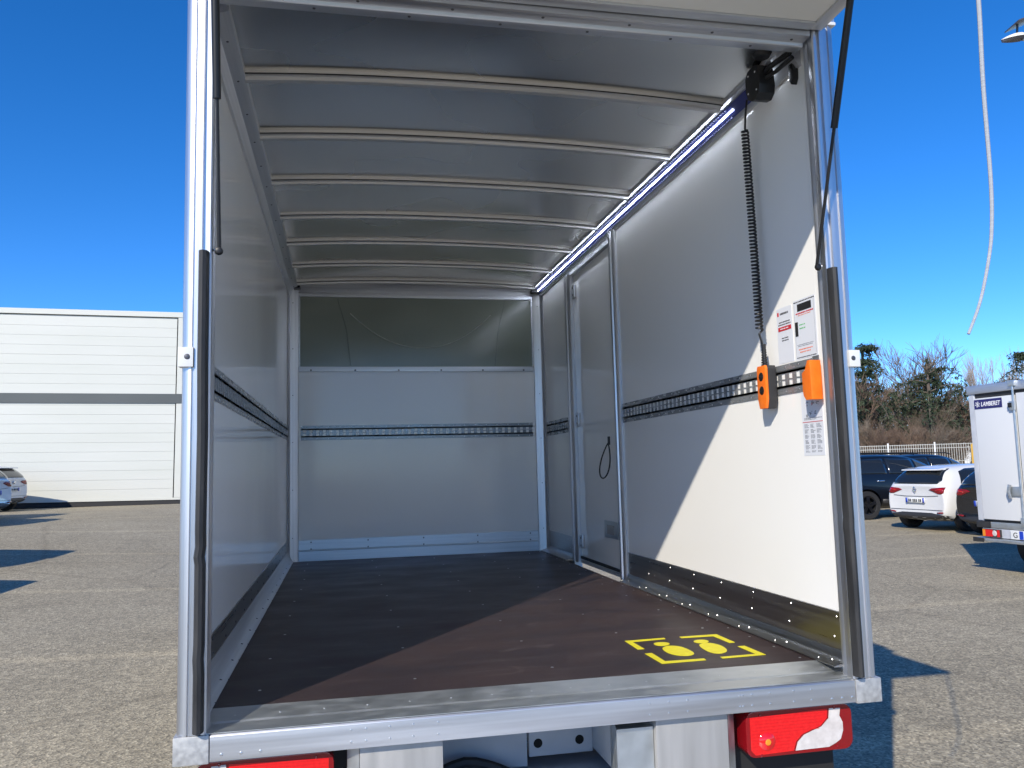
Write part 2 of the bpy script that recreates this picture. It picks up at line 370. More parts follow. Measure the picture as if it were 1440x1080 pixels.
# walls
def slab(name, x0, x1, y0, y1, z0, z1, m, lab=None): return MB().box(x0, x1, y0, y1, z0, z1).build(name, m, T, label=lab)
wl = MB().box(.003, XL, .1255, YB+.03, -.05, 2.17).box(.0205, XL, .0785, .1250, .002, 2.165).build('side_wall', grp, T, label='shaded left side wall')
wr = MB().box(XR, 2.0795, .0585, .1250, .002, 2.165).box(XR, 2.098, .1255, 2.164, -.05, 2.17).box(XR, 2.098, 3.30, YB+.03, -.05, 2.17).box(XR, 2.098, 2.164, 3.30, 2.06, 2.17).build('side_wall', grp, T, label='right side wall with sunlit triangle and side door')
bk = MB().box(XL, XR, YB, YB+.03, -.05, 1.462).build('front_bulkhead', grp, T)
# outer roof and skins
MB().box(.0, 2.1, .09, YB+.06, 2.205, 2.235).build('roof', grp_out, T, bevel=.006)

# skirting and floor angles
def cove(right):
    s = -1 if right else 1; x0 = XR if right else XL; wid = .060 if right else .042
    if right: return [(x0+s*.0005, .066), (x0+s*.005, .066), (x0+s*.009, .052), (x0+s*.018, .042), (x0+s*.034, .034), (x0+s*wid, .0290), (x0+s*wid, .0255), (x0+s*.0005, .0255)]
    P = [(x0+s*.0005, .112), (x0+s*.006, .112), (x0+s*.010, .086), (x0+s*.020, .058), (x0+s*.036*wid/.05, .038), (x0+s*wid, .0285), (x0+s*wid, .0255), (x0+s*.0005, .0255)]
    return P
def skirt(right, y0, y1):
    s = -1 if right else 1; x0 = XR if right else XL
    zl = .067 if right else .113
    k = MB().prism([(x0+s*.0005, zl), (x0+s*.004, zl), (x0+s*.004, .188), (x0+s*.0005, .190)], XZt, y0, y1).build('skirting', alu_dark, T)
    MB().prism(cove(right), XZt, y0, y1).build('floor_angle', alu_dark if right else alu_y, T, smooth=True)
    r = MB()
    for i, y in enumerate(lin(y0+.06, y1-.06, max(3, int((y1-y0)/.26)))):
        r.dome((x0+s*.004, y, .172), (s, 0, 0), .0038); r.dome((x0+s*.004, y+.02, .105 if right else .128), (s, 0, 0), .0045)
        r.dome((x0+s*.030, y, .0365 if right else .046), (s*.3, 0, .9), .0045); r.dome((x0+s*.048, y+.05, .034), (s*.2, 0, 1), .004)
    r.build('rivets', rivet_m if right else rivet_d, k, kind='stuff')
skirt(True, .06, 2.16); skirt(False, .08, YB-.004); skirt(True, 3.305, YB-.004)
# back kick plate
kp = MB().prism([(YB-.0005, .026), (YB-.006, .026), (YB-.006, .098), (YB-.010, .102), (YB-.010, .106), (YB-.006, .110), (YB-.006, .182), (YB-.0005, .184)], YZt, .09, 1.98).build('kick_plate', alu_x, T)
r = MB()
for x in lin(.2, 1.9, 5):
    for z in (.165, .115): r.dome((x, YB-.006, z), (0, -1, 0), .006)
r.build('rivets', rivet_d, kp, kind='stuff')
# front corner posts
for right in (False, True):
    s = -1 if right else 1; x0 = XR if right else XL
    cp = MB().prism([(x0, YB-.075), (x0+s*.006, YB-.078), (x0+s*.010, YB-.05), (x0+s*.012, YB-.016), (x0+s*.018, YB-.012), (x0+s*.070, YB-.012), (x0+s*.078, YB-.006), (x0+s*.078, YB-.0005), (x0, YB-.0005)], XYt, .024, 2.10).build('corner_post', alu_v, T, smooth=True)
    r = MB()
    for z in lin(.2, 2.0, 6): r.dome((x0+s*.035, YB-.012, z), (0, -1, 0), .004); r.dome((x0+s*.009, YB-.05, z), (s, 0, 0), .004)
    r.build('rivets', rivet_d, cp, kind='stuff')
    MB().box(min(x0, x0+s*.09), max(x0, x0+s*.09), YB-.09, YB-.001, 2.102, 2.125).build('corner_block', plastic_k, T)

# overhead opening in the bulkhead: hollow roof fairing behind it
wf = MB().box(.108, 1.965, YB-.012, YB+.03, 1.463, 1.502).build('window_rail', alu_x, T, bevel=.002)
r = MB()
for x in lin(.2, 1.88, 6): r.dome((x, YB-.012, 1.474), (0, -1, 0), .008)
r.build('rivets', rivet_d, wf, kind='stuff')
wh = MB().box(.108, 1.965, YB-.012, YB+.03, 2.052, 2.085).box(.108, .118, YB-.010, YB+.03, 1.503, 2.051).box(1.955, 1.965, YB-.010, YB+.03, 1.503, 2.051).build('window_frame', alu_x, T, bevel=.001)
r = MB()
for x in lin(.2, 1.88, 6): r.dome((x, YB-.012, 2.07), (0, -1, 0), .005)
r.build('rivets', rivet_m, wh, kind='stuff')
MB().box(XL, XR, YB-.004, YB+.03, 2.087, 2.17).build('header_strip', alu_x, T)
pane = MB().box(.1185, 1.9545, YB+.006, YB+.028, 1.503, 2.0515).build('window_pane', pane_m, T)
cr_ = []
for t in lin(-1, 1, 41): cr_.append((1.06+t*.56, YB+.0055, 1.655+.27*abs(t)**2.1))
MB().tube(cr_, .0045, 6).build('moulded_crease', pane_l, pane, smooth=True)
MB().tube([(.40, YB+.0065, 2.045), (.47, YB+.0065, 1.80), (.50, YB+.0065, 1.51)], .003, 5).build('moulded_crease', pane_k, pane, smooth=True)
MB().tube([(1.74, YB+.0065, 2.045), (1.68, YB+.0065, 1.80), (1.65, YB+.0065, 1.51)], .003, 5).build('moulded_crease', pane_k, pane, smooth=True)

# load-securing rails
def rail(name_, fn, length, end0=True, lab=None, rv_m=rivet_m):
    """fn(s, z, n): along, up, out of the wall"""
    b = MB(); H = .1105
    def bx(s0, s1, z0, z1, n0, n1):
        P = [fn(s, z, q) for q in (n0, n1) for s, z in ((s0, z0), (s1, z0), (s1, z1), (s0, z1))]
        b.add(P, [(0, 3, 2, 1), (4, 5, 6, 7), (0, 1, 5, 4), (1, 2, 6, 5), (2, 3, 7, 6), (3, 0, 4, 7)])
    bx(0, length, 0, .0215, .0005, .003); bx(0, length, H-.0215, H, .0005, .003)
    gv = MB()  # flush dark strips stand in for shaded grooves
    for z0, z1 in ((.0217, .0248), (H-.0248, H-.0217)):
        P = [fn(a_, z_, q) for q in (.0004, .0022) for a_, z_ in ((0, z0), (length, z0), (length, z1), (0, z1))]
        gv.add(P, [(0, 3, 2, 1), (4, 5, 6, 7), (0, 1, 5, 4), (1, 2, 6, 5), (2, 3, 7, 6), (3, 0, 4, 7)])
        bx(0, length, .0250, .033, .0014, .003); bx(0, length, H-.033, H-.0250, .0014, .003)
    
    k = int(length/.05)
    for i in range(k+1):
        c = i*.05; s0 = max(0, c-.0135); s1 = min(length, c+.0135)
        if s1-s0 < .004: continue
        bx(s0, s1, .0332, H-.0332, .0014, .0028)
        if i < k: # sprung tongue across the slot
            a = c+.0137; e_ = c+.0363; P = [fn(a, .0515, .0012), fn(e_, .053, .0012), fn(e_, .0575, .0012), fn(a, .0555, .0012), fn(a, .0515, .0024), fn(e_, .053, .0024), fn(e_, .0575, .0024), fn(a, .0555, .0024)]
            b.add(P, [(0, 3, 2, 1), (4, 5, 6, 7), (0, 1, 5, 4), (1, 2, 6, 5), (2, 3, 7, 6), (3, 0, 4, 7)])
    o = b.build('securing_rail', steel, T, fix=True, label=lab)
    gv.build('groove_shade_strip', groove_m, o)
    r = MB()
    N_ = (Vector(fn(0, 0, 1))-Vector(fn(0, 0, 0)))
    for s in [x for x in lin(.03, length-.03, max(2, int(length/.085)))]:
        for z in (.010, H-.010): r.dome(fn(s, z, .003), N_, .0036, n=6)
    r.build('rivets', rv_m, o, kind='stuff')
    return o
rail('r', lambda s, z, q: (XR-q, .14+s, .932+z), 2.02, lab='securing rail on the right wall, half in sun')
rail('r', lambda s, z, q: (XR-q, 3.305+s, .932+z), .685, lab='short securing rail between side door and bulkhead')
rail('r', lambda s, z, q: (XL+q, .14+s, .932+z), 3.85, lab='securing rail on the shaded left wall')
rail('r', lambda s, z, q: (.125+s, YB-q, .935+z), 1.82, lab='securing rail across the front bulkhead')

# side door in the right wall
dr = MB().box(XR+.012, 2.09, 2.272, 3.158, .045, 2.036).build('side_door', grp, T, bevel=.003)
MB().box(XR+.002, XR+.010, 2.34, 2.60, .243, .346).build('lock_plate', galv, dr, bevel=.002)
MB().box(XR-.004, XR+.0015, 2.40, 2.53, .265, .322).build('lock_handle', satin, dr, bevel=.002)
for z in (1.92, 1.01, .17):
    h = MB().box(XR-.002, XR+.0115, 3.09, 3.15, z-.045, z+.045).build('hinge', alu_v, dr, bevel=.002)
    r = MB()
    for dz in (-.025, .025): r.dome((XR-.002, 3.12, z+dz), (-1, 0, 0), .008)
    r.build('hinge_screws', rivet_d, h, kind='stuff')
MB().box(XR+.003, XR+.011, 2.275, 3.155, .052, .07).build('door_seal', rubber, dr)
def ridge(y0, y1):
    d = y1-y0; return [(XR+.05, y0), (XR-.010, y0), (XR-.020, y0+d*.08), (XR-.024, y0+d*.2), (XR-.020, y0+d*.32), (XR-.008, y0+d*.42), (XR-.008, y0+d*.5), (XR-.022, y0+d*.56), (XR-.026, y0+d*.72), (XR-.020, y0+d*.9), (XR-.004, y1), (XR+.05, y1)]
df = MB().prism(ridge(2.166, 2.270), XYt, .026, 2.10).build('door_frame', alu_v, T, smooth=True, label='near upright of the side door frame')
MB().prism(ridge(3.160, 3.298), XYt, .026, 2.06).build('door_frame', alu_v, T, smooth=True, label='far upright of the side door frame')
MB().box(XR-.012, XR+.05, 2.2705, 3.1595, 2.040, 2.058).build('door_frame', alu_y, T, label='head of the side door frame')
MB().box(XR+.001, XR+.05, 2.2705, 3.1595, .026, .042).build('door_frame', alu_y, T, label='threshold of the side door frame')
# pull strap loop hanging by the frame
lp = []
for t in lin(0, 1, 28):
    a = 2*math.pi*t
    q_ = math.sin(a)*(math.sin(a/2))**.8; lp.append((2.002+.020*q_-.010*(1-math.cos(a)), 2.335-.055*q_+.03*(1-math.cos(a)), .715+.105*math.cos(a)))
MB().tube(lp, .0045, 6).box(2.003, 2.013, 2.325, 2.345, .81, .86).build('pull_strap', rubber, T, smooth=True)

# ceiling: rails, ribs, sheets
crl = [(XL, 2.052), (.040, 2.052), (.050, 2.075), (.058, 2.098), (.095, 2.108), (.102, 2.112), (.104, 2.165), (XL, 2.165)]
cl = MB().prism(crl, XZt, .126, YB-.006).build('ceiling_rail', alu_y, T, smooth=True, label='left ceiling rail')
r = MB()
for y in lin(.3, 3.95, 14): r.dome((.076, y, 2.103), (0, 0, -1), .005)
r.build('rivets', rivet_d, cl, kind='stuff')
crr = [(XR, 2.085), (XR-.010, 2.085), (XR-.018, 2.098), (XR-.060, 2.135), (XR-.088, 2.128), (XR-.092, 2.132), (XR-.092, 2.165), (XR, 2.165)]
cr = MB().prism(crr, XZt, .126, YB-.006).build('ceiling_rail', alu_y, T, smooth=True, label='right ceiling rail that carries the led strip')
# led strip lies on the slanting face of the rail
dirx, dirz = -.042, .037; ln = math.hypot(dirx, dirz); nx, nz = -dirz/ln, dirx/ln
def led(a, b, h0, h1, y0, y1):
    p = lambda t, h: (XR-.018+dirx*t+nx*h, 2.098+dirz*t+nz*h)
    return [p(a, h0), p(b, h0), p(b, h1), p(a, h1)], y0, y1
P, a, b = led(.05, .95, .0005, .004, .29, 4.05)
lh = MB().prism(P, XZt, a, b).build('led_channel', led_halo, cr)
P, a, b = led(.48, .57, .0042, .0062, .56, 4.05)
MB().prism(P, XZt, a, b).build('led_strip', led_m, lh)
P, a, b = led(.48, .57, .0042, .0062, .245, .29)
MB().prism(P, XZt, a, b).build('led_strip', led_m, lh)
P0 = MB()
for k in range(170):
    y = .60+k*.02
    for t in (.13, .87):
        p = (XR-.018+dirx*t+nx*.0042, 2.098+dirz*t+nz*.0042)
        P0.box(p[0]-.004, p[0]+.004, y, y+.007, p[1]-.003, p[1]+.001)
P0.build('led_channel_teeth', led_tooth, lh, kind='stuff')
ribY = [.592, 1.128, 1.70, 2.27, 2.82, 3.39, 3.93]
def archz(x): t = max(-1, min(1, (x-1.05)/.95)); return .030*(1-abs(t)**2.4)
XS = lin(.098, 1.955, 17)
for y in ribY:
    b = MB(); prof = [(-.034, .040), (-.034, .012), (-.026, .010), (-.014, .010), (-.012, 0), (.014, 0), (.016, .010), (.030, .012), (.034, .014), (.034, .040)]
    n = len(prof)
    for x in XS: b.v += [(x, y+p, 2.110+archz(x)+q) for p, q in prof]
    for i in range(len(XS)-1): b.f += [(i*n+k, i*n+(k+1) % n, (i+1)*n+(k+1) % n, (i+1)*n+k) for k in range(n)]
    ro = b.build('roof_rib', alu_rib, T, smooth=True)
    b = MB()
    for i in range(len(XS)-1):
        xa, xb = XS[i], XS[i+1]; za, zb2 = 2.1215+archz(xa), 2.1215+archz(xb)
        b.add([(xa, y-.0385, za), (xb, y-.0385, zb2), (xb, y-.0345, zb2), (xa, y-.0345, za), (xa, y-.0385, za+.0035), (xb, y-.0385, zb2+.0035), (xb, y-.0345, zb2+.0035), (xa, y-.0345, za+.0035)], [(0, 3, 2, 1), (4, 5, 6, 7), (0, 1, 5, 4), (2, 3, 7, 6)])
    b.build('rib_gap_shade', plastic_k, ro, fix=False)  # black strip stands in for the shaded gap along the rib
yy = [.095]+ribY+[YB-.004]
for i in range(len(yy)-1):
    b = MB(); y0 = yy[i]+(.034 if i else 0); y1 = yy[i+1]-(.034 if i < len(yy)-2 else 0); ny = 10
    ph = random.uniform(0, 6)
    for y in lin(y0, y1, ny):
        ty = (y-y0)/(y1-y0)
        for x in XS:
            e = math.sin(math.pi*ty)*math.sin(math.pi*(x-.09)/1.87)
            b.v.append((x, y, 2.138+archz(x)+e*(.005*math.sin(x*3.1+ph)+.004*math.sin(x*5.3-ph*2))))
    m_ = len(XS); b.f = [(j*m_+k, j*m_+k+1, (j+1)*m_+k+1, (j+1)*m_+k) for j in range(ny-1) for k in range(m_-1)]
    b.build('ceiling_sheet', ceil_m, T, smooth=True, fix=False)

# rear header and raised top flap
hd = MB().prism([(.0, 2.124), (.002, 2.168), (.092, 2.168), (.092, 2.112), (.050, 2.110), (.046, 2.113), (.044, 2.122), (.012, 2.122)], YZt, .082, 2.003).build('rear_header', alu_x, T)
r = MB()
for x in lin(.2, 1.95, 7): r.dome((x, .028, 2.122), (0, 0, -1), .0055); r.dome((x+.16, .070, 2.111), (0, 0, -1), .0055)
r.build('rivets', rivet_d, hd, kind='stuff')
MB().box(.0, 2.1, .0025, .0895, 2.169, 2.2045).build('header_cap', alu_x, T)
FT = math.sin(R(1.5))
fz = lambda y: -y*FT
def flapbox(x0, x1, y0, y1, z0, z1): return MB().add([(x, y, z+fz(y)) for z in (z0, z1) for x, y in ((x0, y0), (x1, y0), (x1, y1), (x0, y1))], [(0, 3, 2, 1), (4, 5, 6, 7), (0, 1, 5, 4), (1, 2, 6, 5), (2, 3, 7, 6), (3, 0, 4, 7)])
fp = flapbox(.10, 2.0, -.68, -.045, 2.150, 2.178).build('top_flap', grp_flap, T)
flapbox(2.0005, 2.045, -.72, -.004, 2.144, 2.184).build('flap_frame', alu_y, fp, bevel=.003)
flapbox(.055, .0995, -.72, -.004, 2.144, 2.184).build('flap_frame', alu_y, fp, bevel=.003)
flapbox(.10, 2.0, -.72, -.681, 2.144, 2.184).build('flap_frame', alu_x, fp, bevel=.003)
flapbox(.10, 2.0, -.044, -.004, 2.142, 2.184).build('flap_frame', alu_x, fp, bevel=.003)
MB().tube([(.06, -.002, 2.19), (2.04, -.002, 2.19)], .009, 8).build('flap_hinge', alu_x, fp, smooth=True)
# gas struts
def strut(x, yu, lx):
    a = Vector((x, .02, 1.328)); b = Vector((x, yu, 2.128)); d = (b-a)
    s = MB().tube([a+d*.52, a+d*.98], .0115, 12).build('gas_strut', plastic_k, T, smooth=True)
    MB().tube([a, a+d*.53], .0055, 8).build('strut_rod', plastic_k, s, smooth=True)
    MB().dome(a+Vector((0, -.006, -.004)), (0, -1, 0), .012, .012, 10).tube([a, a+Vector((lx-x, 0, 0))], .0035, 6).build('ball_joint', plastic_k, s, smooth=True)
    MB().dome((lx-(.004 if lx > 1 else -.004), .02, 1.328), (-1 if lx > 1 else 1, 0, 0), .008, .006, 10).build('ball_stud', rivet_m, s, smooth=True)
strut(1.985, -.26, 2.005); strut(.098, -.13, .08)

# black gear in the upper right corner
jb = [(-.052, -.03), (-.045, -.062), (-.02, -.078), (.012, -.072), (.036, -.058), (.05, -.02), (.05, .03), (.032, .05), (-.01, .056), (-.04, .045)]
jo = MB().prism([(.265+p, 2.085+q) for p, q in jb], YZt, 1.925, 1.99).build('junction_box', plastic_k, T, bevel=.006)
r = MB()
for p, q in ((-.03, -.045), (.03, -.035), (.025, .03), (-.025, .025)): r.dome((1.925, .265+p, 2.085+q), (-1, 0, 0), .004)
r.build('screw_heads', rivet_m, jo, kind='stuff')
MB().tube([(1.955, .23, 2.10), (1.96, .19, 2.108), (1.975, .15, 2.114), (1.985, .10, 2.115)], .010, 8).tube([(1.95, .24, 2.075), (1.975, .17, 2.085), (1.995, .10, 2.10)], .008, 8).build('cable_sleeve', plastic_k, jo, smooth=True)
MB().dome((1.90, .14, 2.125), (0, 0, -1), .035, .018, 14).build('cable_grommet', plastic_k, T, smooth=True)
hk = [(0, .0), (.012, .02), (.014, .05), (.012, .075), (.0, .09), (-.012, .075), (-.014, .05), (-.012, .02)]
MB().prism([(.158+p, 2.028+q) for p, q in hk], YZt, 2.018, XR-.001).build('cable_hook', plastic_k, T, bevel=.004)

# stickers on the right wall
def sticker(y0, y1, z0, z1, items, lab):
    s = MB().box(XR-.0009, XR-.0001, y0, y1, z0, z1).build('sticker', paper, T, label=lab)
    by = {}
    for (a, b, c, d, m) in items:   # along (0..1 from the far edge), up (0..1), size
        by.setdefault(m.name, MB()).box(XR-.0016, XR-.0010, y1-(y1-y0)*b, y1-(y1-y0)*a, z0+(z1-z0)*c, z0+(z1-z0)*d)
    for k, bb in by.items(): bb.build('printed_'+{'black ink': 'black', 'grey ink': 'grey', 'red ink': 'red', 'orange ink': 'orange', 'green ink': 'green', 'sticker film': 'white'}[k], MATS[k], s, fix=False, kind='stuff')
    return s
def words(a, b, z, h, m, n, rng):
    out = []; x = a; step = (b-a)/n
    for i in range(n):
        out.append((x, x+step*rng.uniform(.55, .85), z, z+h, m)); x += step
    return out
rg = random.Random(3)
it = [(.06, .16, .86, .93, ink_r)]+words(.24, .80, .875, .035, ink_k, 7, rg)
it += words(.15, .88, .73, .018, ink_k, 9, rg)+words(.10, .93, .685, .018, ink_k, 10, rg)
it += [(.08, .92, .58, .655, ink_r)]+[(a, b, .61, .627, paper) for a, b in ((.22, .40), (.43, .55), (.60, .74))]
for a, b, c, d, m in it:
    pass
it2 = [(a, b, c, d, m) for a, b, c, d, m in it]
it2 += words(.28, .72, .44, .016, ink_k, 5, rg)+words(.28, .72, .395, .018, ink_k, 5, rg)
s1 = sticker(.285, .392, 1.048, 1.255, [i for i in it2 if i[4] is not paper], 'narrow sticker with a red pill-shaped banner')
MBp = MB()
for a, b, c, d, m in it2:
    if m is paper: MBp.box(XR-.0022, XR-.0017, .392-.107*b, .392-.107*a, 1.048+.207*c, 1.048+.207*d)
MBp.build('printed_white', paper, s1, fix=False, kind='stuff')
it = words(.02, .98, .955, .018, ink_k, 14, rg)+[(.18, .82, .80, .925, ink_k)]
it += words(.10, .92, .755, .022, ink_r, 10, rg)+words(.2, .80, .725, .012, ink_o, 9, rg)
it += [(.03, .17, .39, .63, ink_k)]+words(.24, .52, .56, .018, ink_gr, 4, rg)+words(.24, .52, .50, .018, ink_gr, 4, rg)
it += words(.10, .85, .235, .010, ink_g, 12, rg)+words(.12, .80, .21, .010, ink_g, 12, rg)+words(.15, .80, .15, .018, ink_o, 9, rg)+words(.2, .72, .105, .018, ink_o, 7, rg)
it += words(.05, .95, .02, .014, ink_k, 14, rg)
it += [(.03, .035, .03, .93, ink_g), (.93, .935, .06, .93, ink_g)]
sticker(.133, .272, 1.048, 1.262, it, 'wide instruction sticker with black boxes and red lines')
it = words(.30, .66, .945, .016, ink_r, 4, rg)+words(.30, .66, .92, .012, ink_o, 4, rg)
for cx, cz in ((.28, .80), (.52, .80), (.74, .80), (.40, .66), (.66, .66), (.25, .60)):
    for k in range(7):
        a = rg.uniform(0, 6.28); q = rg.uniform(.02, .07); x = cx+math.cos(a)*q; z = cz+math.sin(a)*q*.6
        it.append((x, x+rg.uniform(.02, .07), z, z+rg.uniform(.006, .014), ink_g))
it.append((.49, .54, .785, .805, ink_r))
it += words(.10, .95, .575, .010, ink_g, 14, rg)+words(.10, .7, .555, .010, ink_g, 9, rg)+[(.02, .98, .515, .524, ink_r)]
for c in range(3):
    for k in range(27):
        z = .48-.0165*k
        if k % 5 == 4: continue
        it += words(.10+c*.29, .10+c*.29+rg.uniform(.12, .25), z, .008, ink_g, 3, rg)
sticker(.128, .258, .705, .930, it, 'instruction sticker with small diagrams over three text columns')

# lamps and boxes under the sill
def rrect(x0, x1, z0, z1, r_, n=5, skew=0):
    P = []
    for cx, cz, a0 in ((x1-r_, z1-r_, 0), (x0+r_, z1-r_, 90), (x0+r_, z0+r_, 180), (x1-r_, z0+r_, 270)):
        for k in range(n+1):
            a = R(a0+90*k/n); P.append((cx+r_*math.cos(a), cz+r_*math.sin(a)))
    return P
def tail_lamp(right):
    mx = (lambda x: x) if right else (lambda x: 2.065-x)
    b0 = [(mx(x), z) for x, z in rrect(1.652, 2.016, -.218, -.080, .03)]
    o = MB().prism(b0, XZt, .035, .125).build('tail_lamp', red_dark, T, bevel=.006)
    MB().box(min(mx(1.60), mx(1.68)), max(mx(1.60), mx(1.68)), .126, .18, -.20, -.09).box(min(mx(1.6), mx(2.0)), max(mx(1.6), mx(2.0)), .128, .14, -.35, -.06).build('lamp_mount', chassis_k, o)
    red = [(1.666, -.098), (1.80, -.094), (1.93, -.090), (1.928, -.118), (1.905, -.140), (1.87, -.150), (1.84, -.160), (1.818, -.180), (1.808, -.207), (1.68, -.210), (1.666, -.195)]
    MB().prism([(mx(x), z) for x, z in red], XZt, .0335, .036).build('lamp_lens', red_lens, o, label='red lens')
    wh_ = [(1.938, -.090), (1.976, -.092), (1.972, -.115), (1.982, -.135), (1.982, -.160), (1.972, -.186), (1.955, -.196), (1.93, -.206), (1.815, -.207), (1.824, -.182), (1.846, -.163), (1.875, -.153), (1.908, -.143), (1.934, -.120)]
    MB().prism([(mx(x), z) for x, z in wh_], XZt, .0335, .036).build('lamp_lens', white_lens, o, label='clear lens')
    MB().dome((mx(1.72), .0335, -.172), (0, -1, 0), .028, .008, 18).build('reflector', red_lens, o, smooth=True)
    MB().dome((mx(1.72), .026, -.172), (0, -1, 0), .010, .004, 12).build('reflector_bulb', amber_lens, o, smooth=True)
    lines = MB()
    for k in range(11):
        z = -.100-.0095*k; x1 = 1.80 if k > 5 else 1.92-.004*k
        lines.box(*sorted((mx(1.67), mx(x1))), .0325, .034, z, z+.0012)
    lines.build('lens_ribs', red_lens, o, kind='stuff')
    r = MB()
    for x, z in ((1.70, -.093), (1.955, -.089), (1.96, -.208), (1.70, -.212)): r.dome((mx(x), .034, z), (0, -1, 0), .005)
    r.build('lens_screws', red_dark, o, kind='stuff')
tail_lamp(True); tail_lamp(False)
for x0, x1, x2 in ((1.358, 1.590, 1.622), (.483, .716, .449)):
    o = MB().box(x0, x1, .03, .30, -.42, -.076).build('lift_arm_cover', satin, T, bevel=.003)
    MB().prism([(x1+.001 if x2 > x1 else x0-.001, .03), (x2, .055), (x2, .30), (x1+.001 if x2 > x1 else x0-.001, .30)], XYt, -.42, -.0775).build('cover_side', galv, o)
MB().prism([(1.24, .05), (1.356, .05), (1.356, .30), (1.30, .30)], XYt, -.34, -.10).build('cover_gusset', galv, T)
# the lift platform, lowered on the yard behind the truck (out of the picture below)
lpf = MB().box(.12, 1.98, -1.70, -.12, -.905, -.86).build('lift_platform', alu_deck, T, bevel=.004)
for k in range(9): MB().box(.13, 1.97, -1.66+k*.17, -1.66+k*.17+.155, -.8595, -.855).build('plank', alu_deck, lpf)
for x in (.58, 1.44): MB().obox((x, .10, -.30), (.07, 0, 0), (0, -.20, -.52), (0, -.06, .02)).build('lift_arm', galv, lpf)
# subframe seen under the sill
ub = MB().box(.72, 1.062, .50, .53, -.34, -.085).build('cross_beam', chassis_w, T, bevel=.004)
ub2 = MB().box(1.07, 1.30, .505, .53, -.312, -.085).build('cross_beam', chassis_w, T, bevel=.004)
for x in (1.102, 1.252): MB().dome((x, .5045, -.268), (0, -1, 0), .016, .001, 16).build('hole_shade_disc', hole_shade, ub2)  # dark discs on the beam, painted shade in place of holes
MB().box(1.3005, 1.34, .10, .53, -.30, -.10).build('side_member', chassis_w, T, bevel=.004)
MB().obox((1.30, .50, -.12), (.50, -.36, -.16), (.0, .03, .0), (0, 0, -.035)).build('diagonal_brace', chassis_w, T)
MB().box(.74, 1.90, .10, .70, -.38, -.345).build('lower_beam', chassis_w, T, bevel=.004)
MB().box(.70, 1.60, .12, .40, -.60, -.40).build('lower_beam', chassis_k, T)
hz_ = [(.72+.30*t, .44, -.285-.05*abs(t-.4)**1.5*3) for t in lin(0, 1, 9)]
MB().tube(hz_, .018, 8).build('hose', rubber, T, smooth=True)
MB().box(.05, 2.05, .105, 4.05, -.075, -.052).build('floor_frame', chassis_k, T)
for x in (.62, 1.40): MB().box(x, x+.07, .55, 6.6, -.42, -.08).build('chassis_rail', chassis_w, T)
def cyl(c, axis, r_, h, n=28):
    c = Vector(c); a = Vector(axis).normalized()*h/2; return MB().tube([c-a, c+a], r_, n)
for x in (.24, 1.86):
    for y in (1.55, 5.75):
        o = cyl((x, y, -.56), (1, 0, 0), .36, .24).build('wheel', tyre_m, T, bevel=.02)
        cyl((x+(-.125 if x < 1 else .125), y, -.56), (1, 0, 0), .21, .02).build('rim', rim_m, o)
cabo = MB().prism([(4.55, -.35), (4.55, 1.25), (4.75, 1.36), (5.35, 1.34), (6.05, .62), (6.75, .36), (6.85, -.1), (6.85, -.45), (4.55, -.45)], YZt, .08, 2.02).build('cab', car_white, T, bevel=.05, seg=3)
MB().prism([(5.40, 1.28), (6.04, .64), (6.055, .655), (5.42, 1.30)], YZt, .2, 1.9).build('windscreen', window_dk, cabo)
for x in (.078, 2.018): MB().prism([(4.75, .62), (5.95, .62), (5.4, 1.2), (4.8, 1.2)], YZt, x, x+.004).build('side_window', window_dk, cabo)

# loose things of the truck
HS = (2.005, .425, 1.885)
H = thing('control_handset', 'orange and black push button handset hung on the rail by its coiled black cord', 'remote control', loc=HS, org=(2.005, .505, .96))
hb = [(-.026, .082), (.026, .082), (.031, .070), (.031, -.045), (.022, -.080), (-.022, -.080), (-.031, -.045), (-.031, .070)]
MB().prism([(.507+p, .96+q) for p, q in hb], YZt, 1.996, 2.030).build('back_shell', plastic_dk, H, bevel=.004)
fc = MB().prism([(.507+p*1.03, .96+q) for p, q in hb], YZt, 1.984, 1.9955).build('face_shell', orange, H, bevel=.004)
for q in (.040, -.012):
    MB().dome((1.984, .507, .96+q), (-1, 0, 0), .017, .004, 16).build('push_button', plastic_k, fc, smooth=True)
cd = []
for t in lin(0, 1, 20): cd.append((1.975+.012*t, .528-.05*(1-t)+.004*math.sin(t*3), 2.075-.10*t))
n = 58*10
hx = [(1.987+.006*math.sin(2.6*k/n)+.0125*math.cos(2*math.pi*k/10), .530-.022*k/n+.006*math.sin(3*k/n)+.0125*math.sin(2*math.pi*k/10), 1.975-.795*k/n) for k in range(n+1)]
tl = [hx[-1], (1.988, .509, 1.165), (1.992, .500, 1.13), (1.998, .503, 1.09), (2.0, .505, 1.042)]
MB().tube(cd+hx[:1], .0042, 6).tube(hx, .0042, 5).tube(tl, .0045, 6).build('coiled_cord', plastic_k, H, smooth=True)
b = MB()
for k in range(9): b.tube([(2.001, .505, 1.042+k*.0095), (2.001, .505, 1.048+k*.0095)], .0125-.0006*k, 10)
b.tube([(2.001, .505, 1.04), (2.001, .505, 1.12)], .0075, 10).build('strain_relief', plastic_k, H)
O = thing('rail_hook', 'orange plastic hook clipped on the rail end beside the rear post', 'hook', loc=(2.01, .125, 1.87), org=(2.01, .125, .95))
ok = [(-.030, .032), (-.010, .042), (.006, .072), (.022, .072), (.024, -.062), (-.012, -.062), (-.026, -.048), (-.030, -.030)]
MB().prism([(.125-p, .955+q) for p, q in ok], YZt, 1.988, 2.030).build('hook_body', orange, O, bevel=.003)
MB().box(2.0285, 2.031, .112, .150, 1.00, 1.045).build('hook_tab', galv, O)
